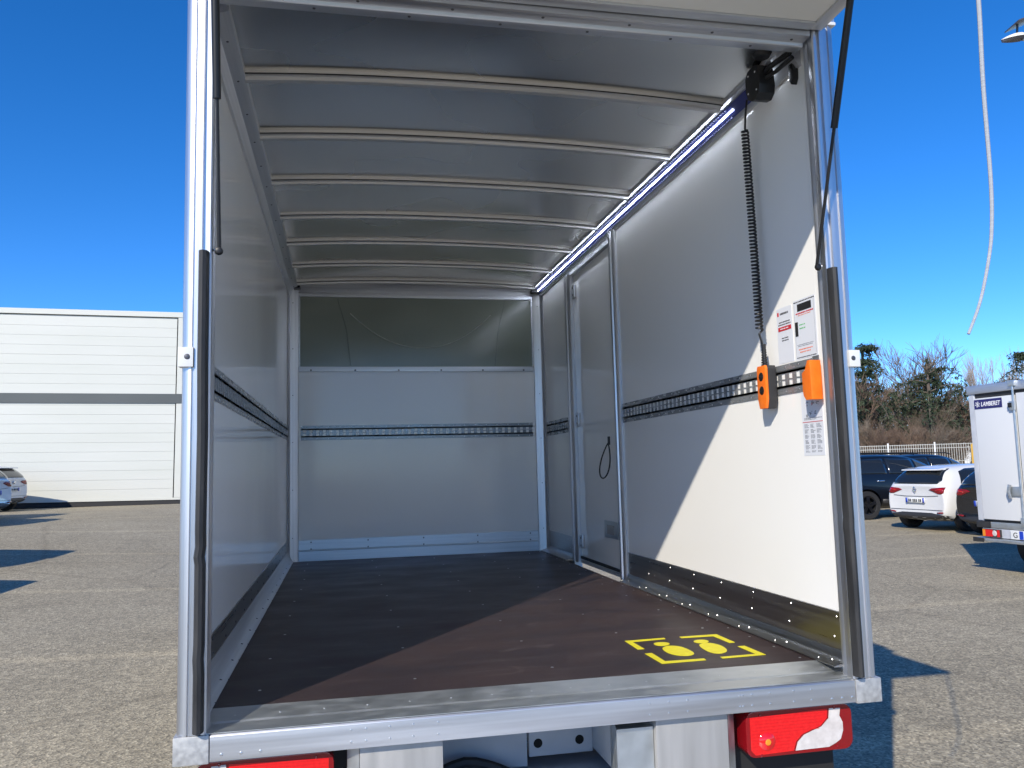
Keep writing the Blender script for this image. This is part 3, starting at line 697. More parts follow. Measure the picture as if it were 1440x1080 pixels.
cpts = [(2.018, -.70, 2.15), (2.012, -.71, 1.95), (2.008, -.72, 1.827), (2.0, -.72, 1.603), (1.998, -.72, 1.366), (1.99, -.72, 1.25), (1.975, -.72, 1.17), (1.94, -.72, 1.06), (1.899, -.72, .978)]
def smooth_path(p, k=6):
    p = [Vector(q) for q in p]; out = []
    for i in range(len(p)-1):
        a, b, c, d = p[max(i-1, 0)], p[i], p[i+1], p[min(i+2, len(p)-1)]
        for j in range(k):
            t = j/k; out.append(.5*((2*b)+(c-a)*t+(2*a-5*b+4*c-d)*t*t+(3*b-a-3*c+d)*t**3))
    return out+[p[-1]]
cp_ = smooth_path(cpts)
cw = MB().tube(cp_, .0062, 8, r1=.0035).build('pull_cord', strap_m, None, smooth=True, off=(2.0, -.72, 2.15), loc=(2.0, -.72, 3.07))
tag(cw, 'pale grey pull cord hanging from the raised flap against the sky', 'cord')

# ================================================================== LEFT: WAREHOUSE
BR = pix(254, 711, 27.9); BL = pix(0, 718, 26.6); BR.z = BL.z = .64; SC = .627
dv = (BL-BR).normalized(); nv = Vector((dv.y, -dv.x, 0))
if nv.dot(CAM-BR) < 0: nv = -nv
Lb = 60; Hb = 10.45
WH = thing('warehouse', 'long white clad warehouse with a dark grey band, left of the truck', 'building', loc=BR, org=BR); WH.rotation_euler = (0, .010, 0)
def wb(a0, a1, z0, z1, d0, d1): # along the wall from its right corner, up, out of the wall
    return MB().obox(BR+(dv*a0+nv*d0+Vector((0, 0, z0)))*SC, dv*(a1-a0)*SC, nv*(d1-d0)*SC, Vector((0, 0, (z1-z0)*SC)))
wb(.05, Lb, 0, Hb-.2, -20, -.08).build('core', clad, WH)
pz = .38; k = 0
zs_ = []
for q in range(10): zs_.append((.38+q*.502, .38+(q+1)*.502-.018))
zs_.append((.38+10*.502, 5.50-.01))
for q in range(8): zs_.append((6.03+q*.522, 6.03+(q+1)*.522-.018))
for z0, z1 in zs_:
    wb(.42, Lb, z0-.004, min(z1+.006, Hb-.17), -.079, random.uniform(-.004, .004)).build('wall_panel', clad, WH)
wb(.10, Lb, 5.50, 6.02, -.07, .05).build('grey_band', clad_grey, WH)
wb(-.02, Lb+.02, Hb-.16, Hb+.12, -20, .06).build('coping', clad, WH)
wb(.0, .36, .38, 5.495, -.2, .03).build('corner_trim', clad, WH); wb(.0, .36, 6.025, Hb-.165, -.2, .03).build('corner_trim', clad, WH)
wb(.36, .418, .38, Hb-.17, -.15, -.06).build('joint', plinth_m, WH)
wb(.02, Lb, .26, .375, -.1, .02).build('base_flashing', clad, WH)
wb(.04, Lb, 0, .255, -.1, -.03).build('plinth', plinth_m, WH)

# ================================================================== CARS
def loft_body(st):
    """st: stations (x, half width at sill, zbottom, zsill, zwaist, zshoulder, half width roof, zroofside, zroof); rear at x = 0"""
    bm = bmesh.new(); rows = []
    for (x, w, zb, zs, zw, zh, wr_, zq, zr) in st:
        half = [(0, zb), (w*.80, zb), (w*.97, zs), (w, zw), (w*.965, zh), (wr_, zq), (wr_*.6, zr-.012), (0, zr)]
        row = [bm.verts.new((x, y, z)) for y, z in half]+[bm.verts.new((x, -y, z)) for y, z in half[1:-1][::-1]]
        rows.append(row)
    n = len(rows[0])
    for a, b in zip(rows[:-1], rows[1:]):
        for i in range(n): bm.faces.new((a[i], a[(i+1) % n], b[(i+1) % n], b[i]))
    bm.faces.new(rows[0]); bm.faces.new(rows[-1][::-1])
    bmesh.ops.recalc_face_normals(bm, faces=bm.faces)
    me = bpy.data.meshes.new('body'); bm.to_mesh(me); bm.free()
    return me
def solid(me, mods):
    o = bpy.data.objects.new('temporary', me); COL.objects.link(o)
    mods(o)
    dg = bpy.context.evaluated_depsgraph_get(); r_ = bpy.data.meshes.new_from_object(o.evaluated_get(dg))
    bpy.data.objects.remove(o); return r_
def patch(bvh, poly, plane, name, m, parent, off=.006, cuts=3, flip=False, label=None):
    """a thin sheet cut to an outline and laid on the body: plane 'rear' poly in (y, z), 'left'/'right' poly in (x, z), 'front'"""
    bm = bmesh.new()
    if plane in ('rear', 'front'):
        s = -1 if plane == 'rear' else 1; vs_ = [bm.verts.new((s*9, y, z)) for y, z in poly]; d = Vector((-s, 0, 0))
    else:
        s = 1 if plane == 'left' else -1; vs_ = [bm.verts.new((x, s*5, z)) for x, z in poly]; d = Vector((0, -s, 0))
    f = bm.faces.new(vs_); bmesh.ops.triangulate(bm, faces=[f])
    for _ in range(cuts):
        bmesh.ops.subdivide_edges(bm, edges=[e for e in bm.edges if e.calc_length() > .07], cuts=1, use_grid_fill=True); bmesh.ops.triangulate(bm, faces=bm.faces)
    last = None
    for v in bm.verts:
        hit = bvh.ray_cast(v.co, d)
        if hit[0] is None: continue
        v.co = hit[0]-d*off
    bad = [v for v in bm.verts if max(abs(v.co.x) if plane in('rear', 'front') else 0, abs(v.co.y) if plane not in ('rear', 'front') else 0) > (8.9 if plane in ('rear', 'front') else 4.9)]
    if bad: bmesh.ops.delete(bm, geom=bad, context='VERTS')
    bmesh.ops.recalc_face_normals(bm, faces=bm.faces)
    me = bpy.data.meshes.new(name); bm.to_mesh(me); bm.free()
    me.polygons.foreach_set('use_smooth', [True]*len(me.polygons)); me.materials.append(m)
    o = bpy.data.objects.new(name, me); COL.objects.link(o); o.parent = parent
    so_ = o.modifiers.new('thick', 'SOLIDIFY'); so_.thickness = off+.004; so_.offset = -1
    if label: o['label'] = label
    ORG[o.name] = Vector(); return o
def wheel(parent, x, y, r_, rimm, wd=.21, spokes=5):
    s = 1 if y > 0 else -1
    pr = [(r_-.03, -wd/2), (r_, -wd/2+.03), (r_, wd/2-.03), (r_-.02, wd/2), (r_*.68, wd/2-.004), (r_*.64, wd/2-.02), (r_*.64, -wd/2)]
    b = MB(); n = 32; k = len(pr)
    for i in range(n):
        a = 2*math.pi*i/n; b.v += [(x+rr*math.cos(a), y+s*d, r_+rr*math.sin(a)) for rr, d in pr]
    for i in range(n):
        for j in range(k): b.f.append((i*k+j, i*k+(j+1) % k, ((i+1) % n)*k+(j+1) % k, ((i+1) % n)*k+j))
    w_ = b.build('wheel', tyre_m, parent, smooth=True)
    b = MB(); yo = y+s*(wd/2-.018)
    for i in range(spokes):
        a = 2*math.pi*i/spokes+.3
        for da in (-.13, .13):
            c, d = math.cos(a+da), math.sin(a+da); px, pz = -d, c; q = .020
            b.obox((x+c*r_*.12-px*q, yo-s*.012, r_+d*r_*.12-pz*q), (c*r_*.53, 0, d*r_*.53), (px*2*q, 0, pz*2*q), (0, s*.02, 0))
    b.tube([(x, yo-s*.02, r_), (x, yo+s*.012, r_)], r_*.16, 14)
    m_ = 24
    for i in range(m_):
        a0, a1 = 2*math.pi*i/m_, 2*math.pi*(i+1)/m_
        b.add([(x+math.cos(t)*r_*q, yo+s*e, r_+math.sin(t)*r_*q) for t, q, e in ((a0, .64, 0), (a1, .64, 0), (a1, .59, -.006), (a0, .59, -.006))], [(0, 1, 2, 3)])
    b.build('rim', rimm, w_)
    b = MB().tube([(x, y-s*.05, r_), (x, y-s*.045, r_)], r_*.62, 20).build('brake_disc', chassis_k, w_)
    return w_
HATCH = [  # x, w, zb, zs, zw, zh, wr, zq, zr
    (.05, .70, .34, .42, .60, .80, .60, .90, .93),
    (.00, .78, .30, .40, .62, .84, .66, .95, .98),
    (.10, .85, .24, .34, .66, .93, .67, 1.10, 1.14),
    (.34, .87, .20, .30, .68, .97, .62, 1.33, 1.38),
    (.62, .88, .19, .28, .68, .97, .60, 1.37, 1.42),
    (1.30, .88, .18, .27, .67, .96, .61, 1.40, 1.45),
    (2.10, .88, .18, .27, .66, .94, .60, 1.38, 1.43),
    (2.55, .88, .18, .27, .66, .93, .62, 1.22, 1.27),
    (3.05, .88, .18, .27, .66, .92, .66, .95, 1.0),
    (3.70, .85, .20, .29, .62, .80, .55, .83, .87),
    (3.98, .76, .24, .32, .52, .68, .5, .70, .72),
    (4.05, .66, .32, .38, .5, .6, .4, .62, .64)]
SUVS = [
    (.05, .74, .42, .50, .72, .95, .64, 1.08, 1.12),
    (.00, .82, .38, .48, .74, 1.0, .70, 1.15, 1.19),
    (.10, .90, .32, .42, .80, 1.10, .74, 1.36, 1.41),
    (.36, .93, .27, .38, .82, 1.14, .72, 1.58, 1.64),
    (.75, .94, .25, .36, .82, 1.14, .71, 1.64, 1.70),
    (1.6, .94, .25, .36, .81, 1.13, .71, 1.66, 1.72),
    (2.5, .94, .25, .36, .80, 1.11, .69, 1.62, 1.68),
    (3.0, .94, .25, .36, .79, 1.09, .72, 1.38, 1.44),
    (3.45, .94, .25, .36, .78, 1.07, .78, 1.10, 1.15),
    (4.3, .91, .27, .38, .74, .98, .7, 1.01, 1.05),
    (4.62, .82, .32, .42, .64, .82, .6, .85, .88),
    (4.70, .70, .42, .48, .6, .72, .5, .75, .78)]
def car_mesh(st, wx, r_, half):
    def m1(o):
        m = o.modifiers.new('s', 'SUBSURF'); m.levels = 3; m.render_levels = 3
    b = solid(loft_body(st), m1)
    def m2(o):
        for x in wx:
            for s in (1, -1):
                c = MB().tube([(x, s*(half-.30), r_), (x, s*(half+.3), r_)], r_+.055, 40).build('arch_cutter', chassis_k)
                c.hide_render = True; cut.append(c)
                m = o.modifiers.new('c', 'BOOLEAN'); m.operation = 'DIFFERENCE'; m.object = c; m.solver = 'EXACT'
    cut = []
    bvh = None
    bm = bmesh.new(); bm.from_mesh(b); bvh = BVHTree.FromBMesh(bm); bm.free()
    b2 = solid(b, m2)
    for c in cut: bpy.data.objects.remove(c)
    b2.materials.clear()
    b2.polygons.foreach_set('use_smooth', [True]*len(b2.polygons))
    try: b2.set_sharp_from_angle(angle=R(40))
    except Exception: pass
    return b2, bvh
HM = car_mesh(HATCH, (.64, 3.22), .31, .86)
SM = car_mesh(SUVS, (.90, 3.75), .37, .92)
def mirror_poly(p): return [(-y, z) for y, z in p][::-1]
def build_car(meshes, paint, root, suv=False, rimm=rim_m, diamond=False):
    base, bvh = meshes
    me = base.copy(); me.materials.append(paint)
    body = bpy.data.objects.new('body', me); COL.objects.link(body); body.parent = root; ORG[body.name] = Vector()
    if not suv:
        rw = [(-.60, 1.02), (.60, 1.02), (.66, 1.09), (.54, 1.335), (.40, 1.352), (-.40, 1.352), (-.54, 1.335), (-.66, 1.09)]
        patch(bvh, rw, 'rear', 'rear_window', window_dk, body)
        tl_ = [(.38, .89), (.46, .925), (.72, .950), (.77, .950), (.77, .825), (.70, .805), (.62, .808), (.50, .85)]
        for P in (tl_, mirror_poly(tl_)):
            t_ = patch(bvh, P, 'rear', 'tail_light', red_dark, root, off=.012, cuts=4)
        tp = [(.54, .880), (.62, .900), (.74, .912), (.74, .898), (.64, .884), (.56, .872)]
        for P in (tp, mirror_poly(tp)): patch(bvh, P, 'rear', 'light_bar', red_lens, root, off=.018, cuts=3)
        wn = [(.50, 1.02), (.62, 1.28), (.85, 1.34), (1.45, 1.36), (1.45, .99), (.7, 1.0)]
        wn2 = [(1.52, .99), (1.52, 1.365), (2.05, 1.345), (2.52, 1.17), (2.86, .97)]
        for side in ('left', 'right'):
            for P in (wn, wn2): patch(bvh, P, side, 'side_window', window_dk, body)
            for x in (1.15, 2.05): patch(bvh, [(x, .835), (x+.2, .84), (x+.2, .87), (x, .865)], side, 'door_handle', paint, body, off=.02, cuts=1)
        patch(bvh, [(-.82, .34), (-.40, .40), (.40, .40), (.82, .34), (.78, .25), (.55, .22), (-.55, .22), (-.78, .25)], 'rear', 'lower_bumper', plastic_dk, body, off=.012)
        patch(bvh, [(-.62, .765), (-.30, .745), (.30, .745), (.62, .765), (.62, .773), (.30, .753), (-.30, .753), (-.62, .773)], 'rear', 'tailgate_seam', plastic_dk, body, off=.004, cuts=2)
        patch(bvh, [(-.72, .455), (.72, .455), (.72, .463), (-.72, .463)], 'rear', 'bumper_crease', plastic_dk, body, off=.004, cuts=2)
        for P in ([(.58, .385), (.74, .40), (.74, .43), (.58, .415)], [(-.74, .40), (-.58, .385), (-.58, .415), (-.74, .43)]): patch(bvh, P, 'rear', 'bumper_reflector', red_dark, body, off=.014, cuts=1)
        npl = patch(bvh, [(-.26, .605), (.26, .605), (.26, .715), (-.26, .715)], 'rear', 'number_plate', plate_w, root, off=.02, cuts=2)
        patch(bvh, [(.215, .607), (.258, .607), (.258, .713), (.215, .713)], 'rear', 'plate_band', blue_band, npl, off=.024, cuts=1)
        patch(bvh, [(-.258, .607), (-.215, .607), (-.215, .713), (-.258, .713)], 'rear', 'plate_band', blue_band, npl, off=.024, cuts=1)
        for i, y in enumerate((.16, .115, .045, .0, -.045, -.12, -.165)):
            patch(bvh, [(y-.012, .63), (y+.012, .63), (y+.012, .69), (y-.012, .69)], 'rear', 'plate_stroke', ink_k, npl, off=.024, cuts=0)
        if diamond:
            ot = [(0, .825), (.052, .895), (0, .965), (-.052, .895)]; inn = [(0, .86), (.026, .895), (0, .93), (-.026, .895)]
            for k in range(4): patch(bvh, [ot[k], ot[(k+1) % 4], inn[(k+1) % 4], inn[k]], 'rear', 'emblem', chrome, body, off=.016, cuts=1)
        else:
            patch(bvh, [(.05*math.cos(a), .875+.05*math.sin(a)) for a in lin(0, 2*math.pi, 13)[:-1]], 'rear', 'emblem', chrome, body, off=.016, cuts=1)
        zt = bvh.ray_cast(Vector((.46, 0, 4)), Vector((0, 0, -1)))[0].z
        MB().prism([(.17, zt-.075), (.18, zt-.052), (.46, zt-.012), (.46, zt-.06), (.24, zt-.078)], lambda p, q, t: (p, t, q), -.50, .50).build('roof_spoiler', paint, body, bevel=.008)
        for s in (1, -1): MB().box(2.42, 2.54, min(s*.86, s*1.02), max(s*.86, s*1.02), .98, 1.12).build('door_mirror', paint, root, bevel=.03)
        for x in (.64, 3.22):
            for s in (1, -1): wheel(root, x, s*.765, .31, rimm)
    else:
        rw = [(-.62, 1.20), (.62, 1.20), (.68, 1.28), (.60, 1.54), (-.60, 1.54), (-.68, 1.28)]
        patch(bvh, rw, 'rear', 'rear_window', window_dk, body)
        wn = [(.34, 1.26), (.55, 1.50), (1.0, 1.575), (1.55, 1.59), (1.55, 1.18), (.5, 1.19)]
        wn2 = [(1.62, 1.18), (1.62, 1.59), (2.45, 1.565), (2.45, 1.16)]
        wn3 = [(2.52, 1.16), (2.52, 1.555), (2.85, 1.40), (3.28, 1.13)]
        for side in ('left', 'right'):
            for P in (wn, wn2): patch(bvh, P, side, 'side_window', window_dk, body)
            patch(bvh, wn3, side, 'side_window', window_lt, body)
            for x in (1.20, 2.20): patch(bvh, [(x, .985), (x+.22, .99), (x+.22, 1.02), (x, 1.015)], side, 'door_handle', chrome, body, off=.025, cuts=1)
            patch(bvh, [(1.35, .40), (3.25, .40), (3.25, .52), (1.35, .52)], side, 'sill_trim', plastic_dk, body, off=.012, cuts=3)
        ws = [(-.62, 1.16), (.62, 1.16), (.58, 1.52), (-.58, 1.52)]
        patch(bvh, ws, 'front', 'windscreen', window_lt, body)
        tl_ = [(.45, 1.0), (.90, 1.06), (.90, .92), (.55, .92)]
        for P in (tl_, mirror_poly(tl_)): patch(bvh, P, 'rear', 'tail_light', red_dark, root, off=.012)
        patch(bvh, [(-.26, .72), (.26, .72), (.26, .83), (-.26, .83)], 'rear', 'number_plate', plate_w, root, off=.012, cuts=2)
        for s in (.62, -.62): MB().tube([(.6, s, 1.70), (.8, s, 1.745), (2.4, s, 1.725), (2.6, s, 1.68)], .018, 6).build('roof_rail', plastic_k, body, smooth=True)
        for s in (1, -1): MB().box(2.82, 2.96, min(s*.92, s*1.10), max(s*.92, s*1.10), 1.14, 1.30).build('door_mirror', paint, root, bevel=.03)
        for x in (.90, 3.75):
            for s in (1, -1): wheel(root, x, s*.82, .37, rimm, .24)
    return root
# row of parked cars on the right, all nose to the right; az 90 deg from the truck's axis
def car_thing(name, label, rear, heading, group):
    return thing(name, label, 'car', loc=(rear[0], rear[1], hgt(*rear)), rz=heading, group=group)
GR = 'cars parked in the row right of the truck'
c1 = build_car(HM, car_white, car_thing('parked_car', 'white hatchback with red tail light parked before the dark car', (12.80, 13.72), R(7), GR), rimm=rim_m, diamond=True)
c2 = build_car(SM, car_blue, car_thing('parked_car', 'dark blue black tall car parked just left of the white hatchback', (13.05, 17.95), R(0), GR), suv=True, rimm=rim_k)
c3 = build_car(HM, car_black, car_thing('parked_car', 'black car half hidden between white hatchback and white refrigerated truck', (12.72, 11.62), R(0), GR))
c4 = build_car(SM, car_blue, car_thing('parked_car', 'dark car whose roof shows behind the white hatchback', (17.2, 21.4), R(6), GR), suv=True)
GL = 'white cars parked in the row before the warehouse'
def rear_from_tip(u, v):              # a car whose shadow ends where the photograph shows it
    q = on_ground(u, v); return (q.x-.914*1.22+.25, q.y-1.244*1.22-.75)
q1 = pix(21, 677, 25.1); q2 = pix(-6, 690, 20.3)
lefts = [((q1.x, q1.y), 'white car parked close to the warehouse, its red tail light and plate showing'),
         ((q2.x, q2.y), 'white car at the left picture edge, overlapping the car by the warehouse'),
         (rear_from_tip(80, 729), 'white car outside the left edge, third from the warehouse'),
         (rear_from_tip(95, 773), 'white car outside the left edge, second nearest to the truck'),
         (rear_from_tip(37, 815), 'white car outside the left edge, nearest to the truck')]
cl0 = build_car(HM, car_white, car_thing('parked_car', lefts[0][1], lefts[0][0], R(172), GL))
for (p, lab) in lefts[1:]:
    c = copy_tree(cl0); c.location = (p[0], p[1], hgt(*p)); c.rotation_euler = (0, 0, R(172)); c['label'] = lab
# yellow van far behind
yv = pix(1394, 640, 33); yv.z = 0
V = thing('yellow_van', 'yellow van roof peeping out above the parked cars', 'van', loc=yv, rz=R(10))
vb = MB().prism([(0, .4), (0, 2.05), (.2, 2.25), (2.7, 2.25), (3.5, 1.5), (4.4, 1.2), (4.5, .4)], XZt, -.92, .92).build('body', car_yellow, V, bevel=.06, seg=3)
MB().box(-.012, 0, -.7, .7, 1.3, 1.95).build('rear_window', window_dk, vb)
for s in (1, -1):
    MB().box(.5, 2.2, min(s*.921, s*.928), max(s*.921, s*.928), 1.35, 1.95).build('side_window', window_dk, vb)
    for x in (.9, 3.6): wheel(V, x, s*.80, .33, rim_m)

# ================================================================== RIGHT: REFRIGERATED TRUCK
p0 = pix(1371, 640, 11.6); p1 = pix(1450, 640, 10.72)
ax = Vector((p1.x-p0.x, p1.y-p0.y, 0)).normalized()      # along its rear, left to right
rzt = math.atan2(ax.y, ax.x)
Q = thing('refrigerated_truck', 'white refrigerated truck with a dark blue sign on its rear door', 'truck', loc=(p0.x, p0.y, 0), rz=rzt)
bw, zb_, zt_ = 1.92, .70, 2.57
box = MB().box(0, bw, .02, 3.2, zb_, zt_).build('box_body', grp_out, Q, bevel=.04, seg=3)
rf = MB().box(-.01, .095, -.03, .05, zb_+.0, zt_-.06).build('rear_frame', chassis_w, Q, bevel=.03, seg=3)
MB().box(bw-.15, bw+.01, -.03, .05, zb_, zt_-.06).build('rear_frame', chassis_w, Q, bevel=.03, seg=3)
MB().box(-.012, bw+.012, -.05, .06, zt_-.10, zt_+.02).build('top_rail', alu_x, Q, bevel=.012)
MB().box(.097, bw-.152, -.012, .03, zb_, zt_-.10).build('door_seal', rubber, Q)
dl = MB().box(.105, .765, -.045, .01, zb_+.03, zt_-.165).build('rear_door', grp_out, Q, bevel=.008)
MB().box(.80, bw-.16, -.045, .01, zb_+.03, zt_-.145).build('rear_door', grp_out, Q, bevel=.008)
sg = MB().box(.112, .575, -.050, -.0455, 2.255, 2.385).build('sign', sign_blue, dl)
def text(body, size, x, y, z, m, parent, ital=.0, bold=.0, sx=1.0):
    c = bpy.data.curves.new('lettering', 'FONT'); c.body = body; c.size = size; c.extrude = .0012; c.shear = ital; c.offset = bold
    t_ = bpy.data.objects.new('temporary', c); COL.objects.link(t_)
    dg = bpy.context.evaluated_depsgraph_get(); me = bpy.data.meshes.new_from_object(t_.evaluated_get(dg)); bpy.data.objects.remove(t_)
    me.transform(Matrix.Translation((x, y, z)) @ Matrix.Rotation(R(90), 4, 'X') @ Matrix.Diagonal((sx, 1, 1, 1)))
    me.materials.clear(); me.materials.append(m)
    o = bpy.data.objects.new('lettering', me); COL.objects.link(o); o.parent = parent; return o
text('LAMBERET', .085, .225, -.0515, 2.290, white_ink, sg, ital=.2, bold=.0012, sx=.80)
sf = MB()
for k in range(3):
    a = R(60*k+15); d = Vector((math.cos(a), 0, math.sin(a)))*.042; n_ = Vector((-d.z, 0, d.x)).normalized()*.004
    c = Vector((.170, -.0515, 2.320)); sf.obox(c-d-n_, d*2, n_*2, Vector((0, -.0015, 0)))
    for s in (1, -1):
        for e in (1, -1):
            q = c+d*.55*s; h_ = (d.normalized()*s+n_.normalized()*e)*.012; sf.obox(q, h_, n_*.8, Vector((0, -.0015, 0)))
sf.build('snowflake_emblem', white_ink, sg)
rd = MB().tube([(.778, -.065, 2.56), (.778, -.065, .62)], .014, 8).build('lock_rod', galv, Q, smooth=True)
MB().box(.715, .80, -.085, -.05, 2.20, 2.32).build('rod_guide', galv, rd, bevel=.006)
MB().box(.705, .76, -.095, -.085, 2.235, 2.30).build('cam_lock', plastic_k, rd, bevel=.004)
MB().box(.750, .805, -.09, -.05, .66, .78).build('rod_guide', galv, rd, bevel=.006)
MB().box(.72, .82, -.085, -.03, 2.52, 2.60).build('rod_guide', galv, rd, bevel=.006)
hp = MB().box(.60, .765, -.07, -.046, 1.06, 1.185).build('handle_plate', galv, Q, bevel=.01)
MB().tube([(.62, -.085, 1.03), (.61, -.1, 1.12), (.62, -.085, 1.21)], .022, 8).build('door_handle', steel, hp, smooth=True)
MB().box(-.01, .22, -.06, .10, .612, .695).build('buffer', rubber, Q, bevel=.006)
MB().box(.222, bw, -.05, .10, .612, .695).build('rear_sill', galv, Q, bevel=.006)
bp_ = MB().box(.08, bw-.08, -.05, .06, .485, .606).build('light_panel', chassis_w, Q, bevel=.005)
for x0 in (.10, bw-.44):
    L0 = MB().box(x0, x0+.30, -.08, -.0505, .492, .600).build('tail_light', plastic_dk, Q, bevel=.006)
    MB().box(x0+.012, x0+.055, -.086, -.0805, .500, .592).build('light_lens', amber_lens, L0)
    MB().box(x0+.058, x0+.175, -.086, -.0805, .500, .592).build('light_lens', red_lens, L0)
    MB().dome((x0+.205, -.0805, .546), (0, -1, 0), .040, .008, 16).build('light_lens', white_lens, L0)
    MB().box(x0+.25, x0+.29, -.086, -.0805, .500, .592).build('light_lens', red_lens, L0)
np_ = MB().box(.56, 1.08, -.075, -.0505, .488, .604).build('number_plate', plate_w, Q, bevel=.004)
text('G', .10, .60, -.0765, .510, ink_k, np_); 
MB().box(.70, .76, -.0775, -.0755, .492, .60).build('plate_band', blue_band, np_)
MB().box(-.02, bw+.02, -.12, .04, .43, .475).build('underrun_bar', galv, Q, bevel=.008)
MB().box(-.02, .16, -.13, -.1205, .42, .48).build('bar_end', rubber, Q, bevel=.004)
MB().prism([(3.25, .45), (3.25, 2.0), (3.5, 2.15), (4.3, 2.1), (4.9, 1.4), (5.6, 1.15), (5.65, .45)], YZt, .05, bw-.05).build('cab', car_white, Q, bevel=.06, seg=3)
MB().prism([(4.36, 2.04), (4.90, 1.43), (4.915, 1.445), (4.375, 2.055)], YZt, .18, bw-.18).build('windscreen', window_dk, Q)
for x in (.14, bw-.14):
    for y in (.9, 4.6):
        o = cyl((x, y, .34), (1, 0, 0), .34, .22).build('wheel', tyre_m, Q, bevel=.02)
        cyl((x+(-.112 if x < 1 else .112), y, .34), (1, 0, 0), .2, .015).build('rim', rim_m, o)
MB().box(.12, bw-.12, .2, 4.5, .40, .698).build('chassis', chassis_k, Q)

# ================================================================== FENCE, LAMP, TREES, FAR BUILDING
fa = pix(1190, 640, 39.5); fb = pix(1420, 640, 37.0); fa.z = fb.z = 0
fd = (fb-fa); fd.normalize(); fa = fa-fd*12; FL = 46; sp = 1.98
F = thing('fence', 'pale wire mesh fence behind the parked cars, with white posts', 'fence', loc=fa, rz=math.atan2(fd.y, fd.x))
k = int(FL/sp)
for i in range(k+1):
    MB().box(i*sp-.035, i*sp+.035, -.035, .035, 0, 2.28).build('fence_post', grp_out, F)
for i in range(k):
    b = MB()
    for j in range(1, 20): x = i*sp+j*sp/20; b.box(x-.011, x+.011, -.006, .006, .08, 2.2)
    for z in (.2, .8, 1.4, 2.0, 2.17): b.box(i*sp+.036, (i+1)*sp-.036, -.012, .012, z-.014, z+.014)
    b.build('fence_panel', fence_m, F, fix=False, kind='stuff')
# flood lamp on a mast off the right edge
lp_ = pix(1424, 56, 21); mast = pix(1530, 60, 21)
SL = thing('street_lamp', 'lamp head on an arm high up at the right picture edge', 'street lamp', loc=(mast.x, mast.y, 0), org=(mast.x, mast.y, 0))
cpos = Vector(lp_); to = (Vector((mast.x, mast.y, cpos.z))-cpos); to.z = 0; to.normalize(); sd = Vector((-to.y, to.x, 0))
MB().tube([(mast.x, mast.y, 0), (mast.x, mast.y, cpos.z+.9)], .11, 10, r1=.07).build('mast', galv_plate, SL, smooth=True)
MB().tube([(mast.x, mast.y, cpos.z-.02), cpos+to*.24], .035, 8).build('arm', galv_plate, SL, smooth=True)
b = MB(); n = 10; rows = []
for i, t in enumerate(lin(0, 1, 9)):
    wv = .15*math.sin(math.pi*min(1, t*.62+.02))**.8; hh = .13*math.sin(math.pi*min(1, t*.62+.02)); c = cpos-to*(.30-t*.56)
    b.v += [tuple(c+sd*wv*math.cos(a)+Vector((0, 0, hh*max(0, math.sin(a))+.03*t*2))) for a in lin(0, math.pi, n)]
for i in range(8): b.f += [(i*n+j, i*n+j+1, (i+1)*n+j+1, (i+1)*n+j) for j in range(n-1)]
b.f += [tuple(i*n for i in range(9)) + tuple(i*n+n-1 for i in range(8, -1, -1))]
hd_ = b.build('lamp_head', lamp_w, SL, smooth=True)
b = MB()
for i, t in enumerate(lin(.04, .98, 7)):
    wv = .145*math.sin(math.pi*min(1, t*.62+.02))**.8; c = cpos-to*(.30-t*.56)+Vector((0, 0, .06*t))
    b.v += [tuple(c+sd*wv), tuple(c-sd*wv), tuple(c-sd*wv*.7-Vector((0, 0, .06))), tuple(c+sd*wv*.7-Vector((0, 0, .06)))]
for i in range(6): b.f += [(i*4+j, i*4+(j+1) % 4, (i+1)*4+(j+1) % 4, (i+1)*4+j) for j in range(4)]
b.f += [(0, 1, 2, 3), (24, 25, 26, 27)]
b.build('lamp_bowl', lamp_d, hd_)
fl_ = MB().obox(cpos-to*.0+sd*-.3+Vector((0, 0, .34)), to*.75+Vector((0, 0, .30)), sd*.6, Vector((.02, .02, .05))).build('flood_panel', lamp_d, SL, bevel=.01)
MB().tube([cpos+to*.12+Vector((0, 0, .1)), cpos+to*.16+Vector((0, 0, .40))], .03, 6).build('bracket', rivet_d, fl_)

def twig_mesh(seed, h, spread, levels=5, r_=.12, upward=.5, n0=5, trunk=.25, kmin=2, kmax=4):
    rg = random.Random(seed); tr = MB(); tw = MB()
    def grow(p, d, L, rad, lv):
        segs = 3; pts = [p]; q = p
        for i in range(segs):
            d = (d+Vector((rg.uniform(-1, 1), rg.uniform(-1, 1), rg.uniform(-.6, .9)))*.16).normalized(); q = q+d*L/segs; pts.append(q)
        (tr if lv <= 1 else tw).tube(pts, rad, 5 if lv <= 1 else 3, r1=rad*.55, cap=False)
        if lv >= levels: return
        for k in range(rg.randint(kmin, kmax)+(1 if lv >= 2 else 0)):
            t = rg.uniform(.35, 1.0); o = pts[min(segs, int(t*segs))].lerp(pts[min(segs, int(t*segs)+1)], (t*segs) % 1) if t < 1 else pts[-1]
            nd = (d+Vector((rg.uniform(-1, 1), rg.uniform(-1, 1), rg.uniform(-.4, 1)*upward))*spread).normalized()
            grow(o, nd, L*rg.uniform(.55, .8), max(rad*.5, .009), lv+1)
    for k in range(n0):
        a = rg.uniform(0, 6.28); d = Vector((math.cos(a)*.28, math.sin(a)*.28, 1)).normalized()
        grow(Vector((math.cos(a)*.1, math.sin(a)*.1, -.1)), d, h*.36, r_, 0)
    return tr, tw
def bare_tree(name, seed, h, spread, tm, **kw):
    tr, tw = twig_mesh(seed, h, spread, **kw)
    root = thing(name, 'tree', 'tree')
    tr.build('trunk', bark, root, fix=False, smooth=True); tw.build('crown', tm, root, fix=False)
    return root
GT = 'bare trees behind the fence'
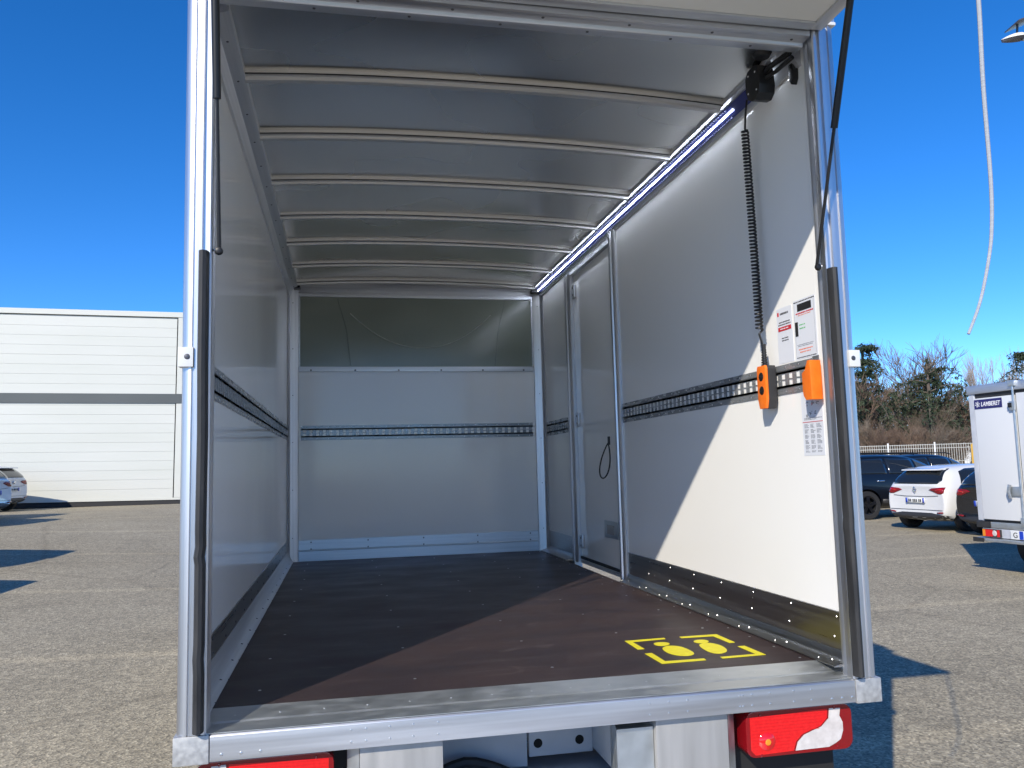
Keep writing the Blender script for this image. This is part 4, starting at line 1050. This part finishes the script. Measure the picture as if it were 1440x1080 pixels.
protos = [bare_tree('bare_tree', 11, 6.6, .75, twig2, levels=5, r_=.07, n0=5, upward=.6),
          bare_tree('bare_tree', 23, 7.6, .65, twig, levels=5, r_=.08, n0=4, upward=.8),
          bare_tree('bare_tree', 37, 5.6, .85, twig2, levels=5, r_=.06, n0=6, upward=.5),
          bare_tree('bare_tree', 53, 6.8, .7, twig, levels=5, r_=.07, n0=5, upward=.7)]
rg = random.Random(5)
spots = [(1196, 44, 0, 1.0), (1222, 42, 1, .50), (1232, 41, 2, .60), (1247, 52, 3, 1.1), (1262, 47, 1, 1.12), (1276, 41, 0, .55), (1291, 42, 2, .62), (1312, 41, 3, .48), (1326, 42, 2, .62), (1325, 46, 0, .92), (1341, 52, 2, 1.1), (1357, 47, 3, .9), (1256, 62, 0, 1.2), (1320, 63, 2, 1.25), (1238, 43, 0, .6), (1300, 43, 2, .5), (1338, 43, 1, .6), (1268, 43.5, 3, .6)]
desc = ['bare tree, reddish twigs', 'bare tree, grey brown twigs', 'low spreading bare tree', 'bare tree, tall upright twigs']
used = [0]*4
ordl = ['leftmost', 'second', 'third', 'fourth', 'fifth', 'sixth', 'seventh', 'eighth']
for n_, (u, D, k, s) in enumerate(sorted(spots)):
    if used[k] == 0: o = protos[k]
    else: o = copy_tree(protos[k])
    used[k] += 1
    p = pix(u, 640, D); o.location = (p.x, p.y, 0); o.rotation_euler = (0, 0, rg.uniform(0, 6.28)); o.scale = (s*1.08, s*1.08, s*1.16)
    o['group'] = GT; o['label'] = f'{desc[k]}, {ordl[used[k]-1]} of its kind from the left behind the fence'
def cedar(seed, h, reach, top=.0):
    rg = random.Random(seed); root = thing('cedar_tree', 'cedar', 'tree')
    MB().tube([(0, 0, 0), (.05, .02, h*.5), (.0, .05, h*.97)], .24, 8, r1=.05).build('trunk', bark, root, smooth=True)
    br = MB(); nd = MB()
    def tuft(p, L, dn):
        for _ in range(5):
            d = Vector((rg.uniform(-1, 1), rg.uniform(-1, 1), rg.uniform(-1.3, .45)*dn)).normalized()*L*rg.uniform(.5, 1.2)
            sdv = Vector((rg.uniform(-1, 1), rg.uniform(-1, 1), rg.uniform(-1, 1))).normalized()*L*.16
            nd.add([p-sdv, p+sdv, p+d], [(0, 1, 2)])
    z = h*.48
    while z < h*.99:
        f = (z-h*.48)/(h*.52); n_ = rg.randint(3, 5)
        for k in range(n_):
            a = rg.uniform(0, 6.28); L = reach*(1-f*.80)*rg.uniform(.45, 1.1)
            if .55 < f < .80: L *= 1.25
            pts = []; p = Vector((0, 0, z)); rise = rg.uniform(.05, .5)*(1 if f < .85 else 2.0)
            for i in range(9):
                t = i/8; pts.append(Vector((math.cos(a)*L*t, math.sin(a)*L*t, z+L*(rise*t-.72*t*t*t))))
            br.tube(pts, .05*(1-f*.5), 4, r1=.012, cap=False)
            for i in range(1, 9):
                m_ = 3 if i < 3 else 5
                for _ in range(m_):
                    q = pts[i].lerp(pts[i-1], rg.random())+Vector((rg.uniform(-.3, .3), rg.uniform(-.3, .3), rg.uniform(-.12, .08)))
                    tuft(q, .26, 1.0)
                if i > 2 and rg.random() < .9:   # hanging sprays
                    ql = rg.uniform(.5, 1.7)
                    for e in lin(0, 1, 5): tuft(pts[i]-Vector((0, 0, ql*e)), .2, 1.2)
        z += rg.uniform(.45, .95)
    for e in lin(.9, 1.02, 10): tuft(Vector((0, .05, h*e)), .3, .8)
    br.build('branches', bark, root, fix=False); nd.build('foliage', needle, root, fix=False)
    return root
GC = 'cedars behind the fence'
for (u, v, D, seed, reach, lab) in ((1212, 487, 44.5, 3, 3.2, 'dark green cedar directly beside the rear post of the open truck'), (1303, 506, 44.5, 8, 4.2, 'dark green cedar with drooping boughs behind the white hatchback'), (1447, 492, 54, 14, 4.6, 'dark green cedar rising over the roof of the refrigerated truck')):
    p = pix(u, v, D); c = cedar(seed, p.z, reach); c.location = (p.x, p.y, 0); c['label'] = lab; c['group'] = GC
tr, tw = twig_mesh(77, 15.5, .12, levels=5, r_=.14, n0=6, upward=2.0)
p = pix(1411, 640, 92)
po = thing('poplar_tree', 'tall slim bare poplar far behind the refrigerated truck', 'tree', loc=(p.x, p.y, 0))
tr.build('trunk', bark, po, fix=False); tw.build('crown', twig3, po, fix=False)
# ground-level scrub that fills the gaps between the trunks
b = MB(); rg = random.Random(21)
for i in range(2400):
    u = rg.uniform(1120, 1440); D = rg.uniform(44, 66); q = pix(u, 640, D); q.z = 0
    hh = rg.uniform(.5, 2.7)*(.6+.4*math.sin(u*.05)); a = Vector((rg.uniform(-.5, .5), rg.uniform(-.5, .5), 1)).normalized()*hh
    s_ = Vector((rg.uniform(-1, 1), rg.uniform(-1, 1), 0)).normalized()*.022
    b.add([q-s_, q+s_, q+a], [(0, 1, 2)])
    for _ in range(2):
        m_ = q+a*rg.uniform(.3, .9); e = Vector((rg.uniform(-1, 1), rg.uniform(-1, 1), rg.uniform(.1, .9)))*rg.uniform(.3, .9)
        b.add([m_-s_*.7, m_+s_*.7, m_+e], [(0, 1, 2)])
b.build('scrub', twig2, None, fix=False, kind='stuff')
q0 = pix(1336, 640, 120); q0.z = 0
FB = thing('far_building', 'low white hall with a grey roof glimpsed between the bare trees', 'building', loc=q0, rz=R(-35))
fw_ = MB().box(-14, 16, 0, 12, 0, 4.4).build('wall', far_white, FB)
MB().prism([(-.6, 4.4), (6, 6.3), (12.6, 4.4)], YZt, -14.4, 16.4).build('roof', far_roof, FB)
for i in range(7): MB().box(-12+i*4, -10+i*4, -.05, -.002, 1.6, 3.2).build('window', window_dk, fw_)
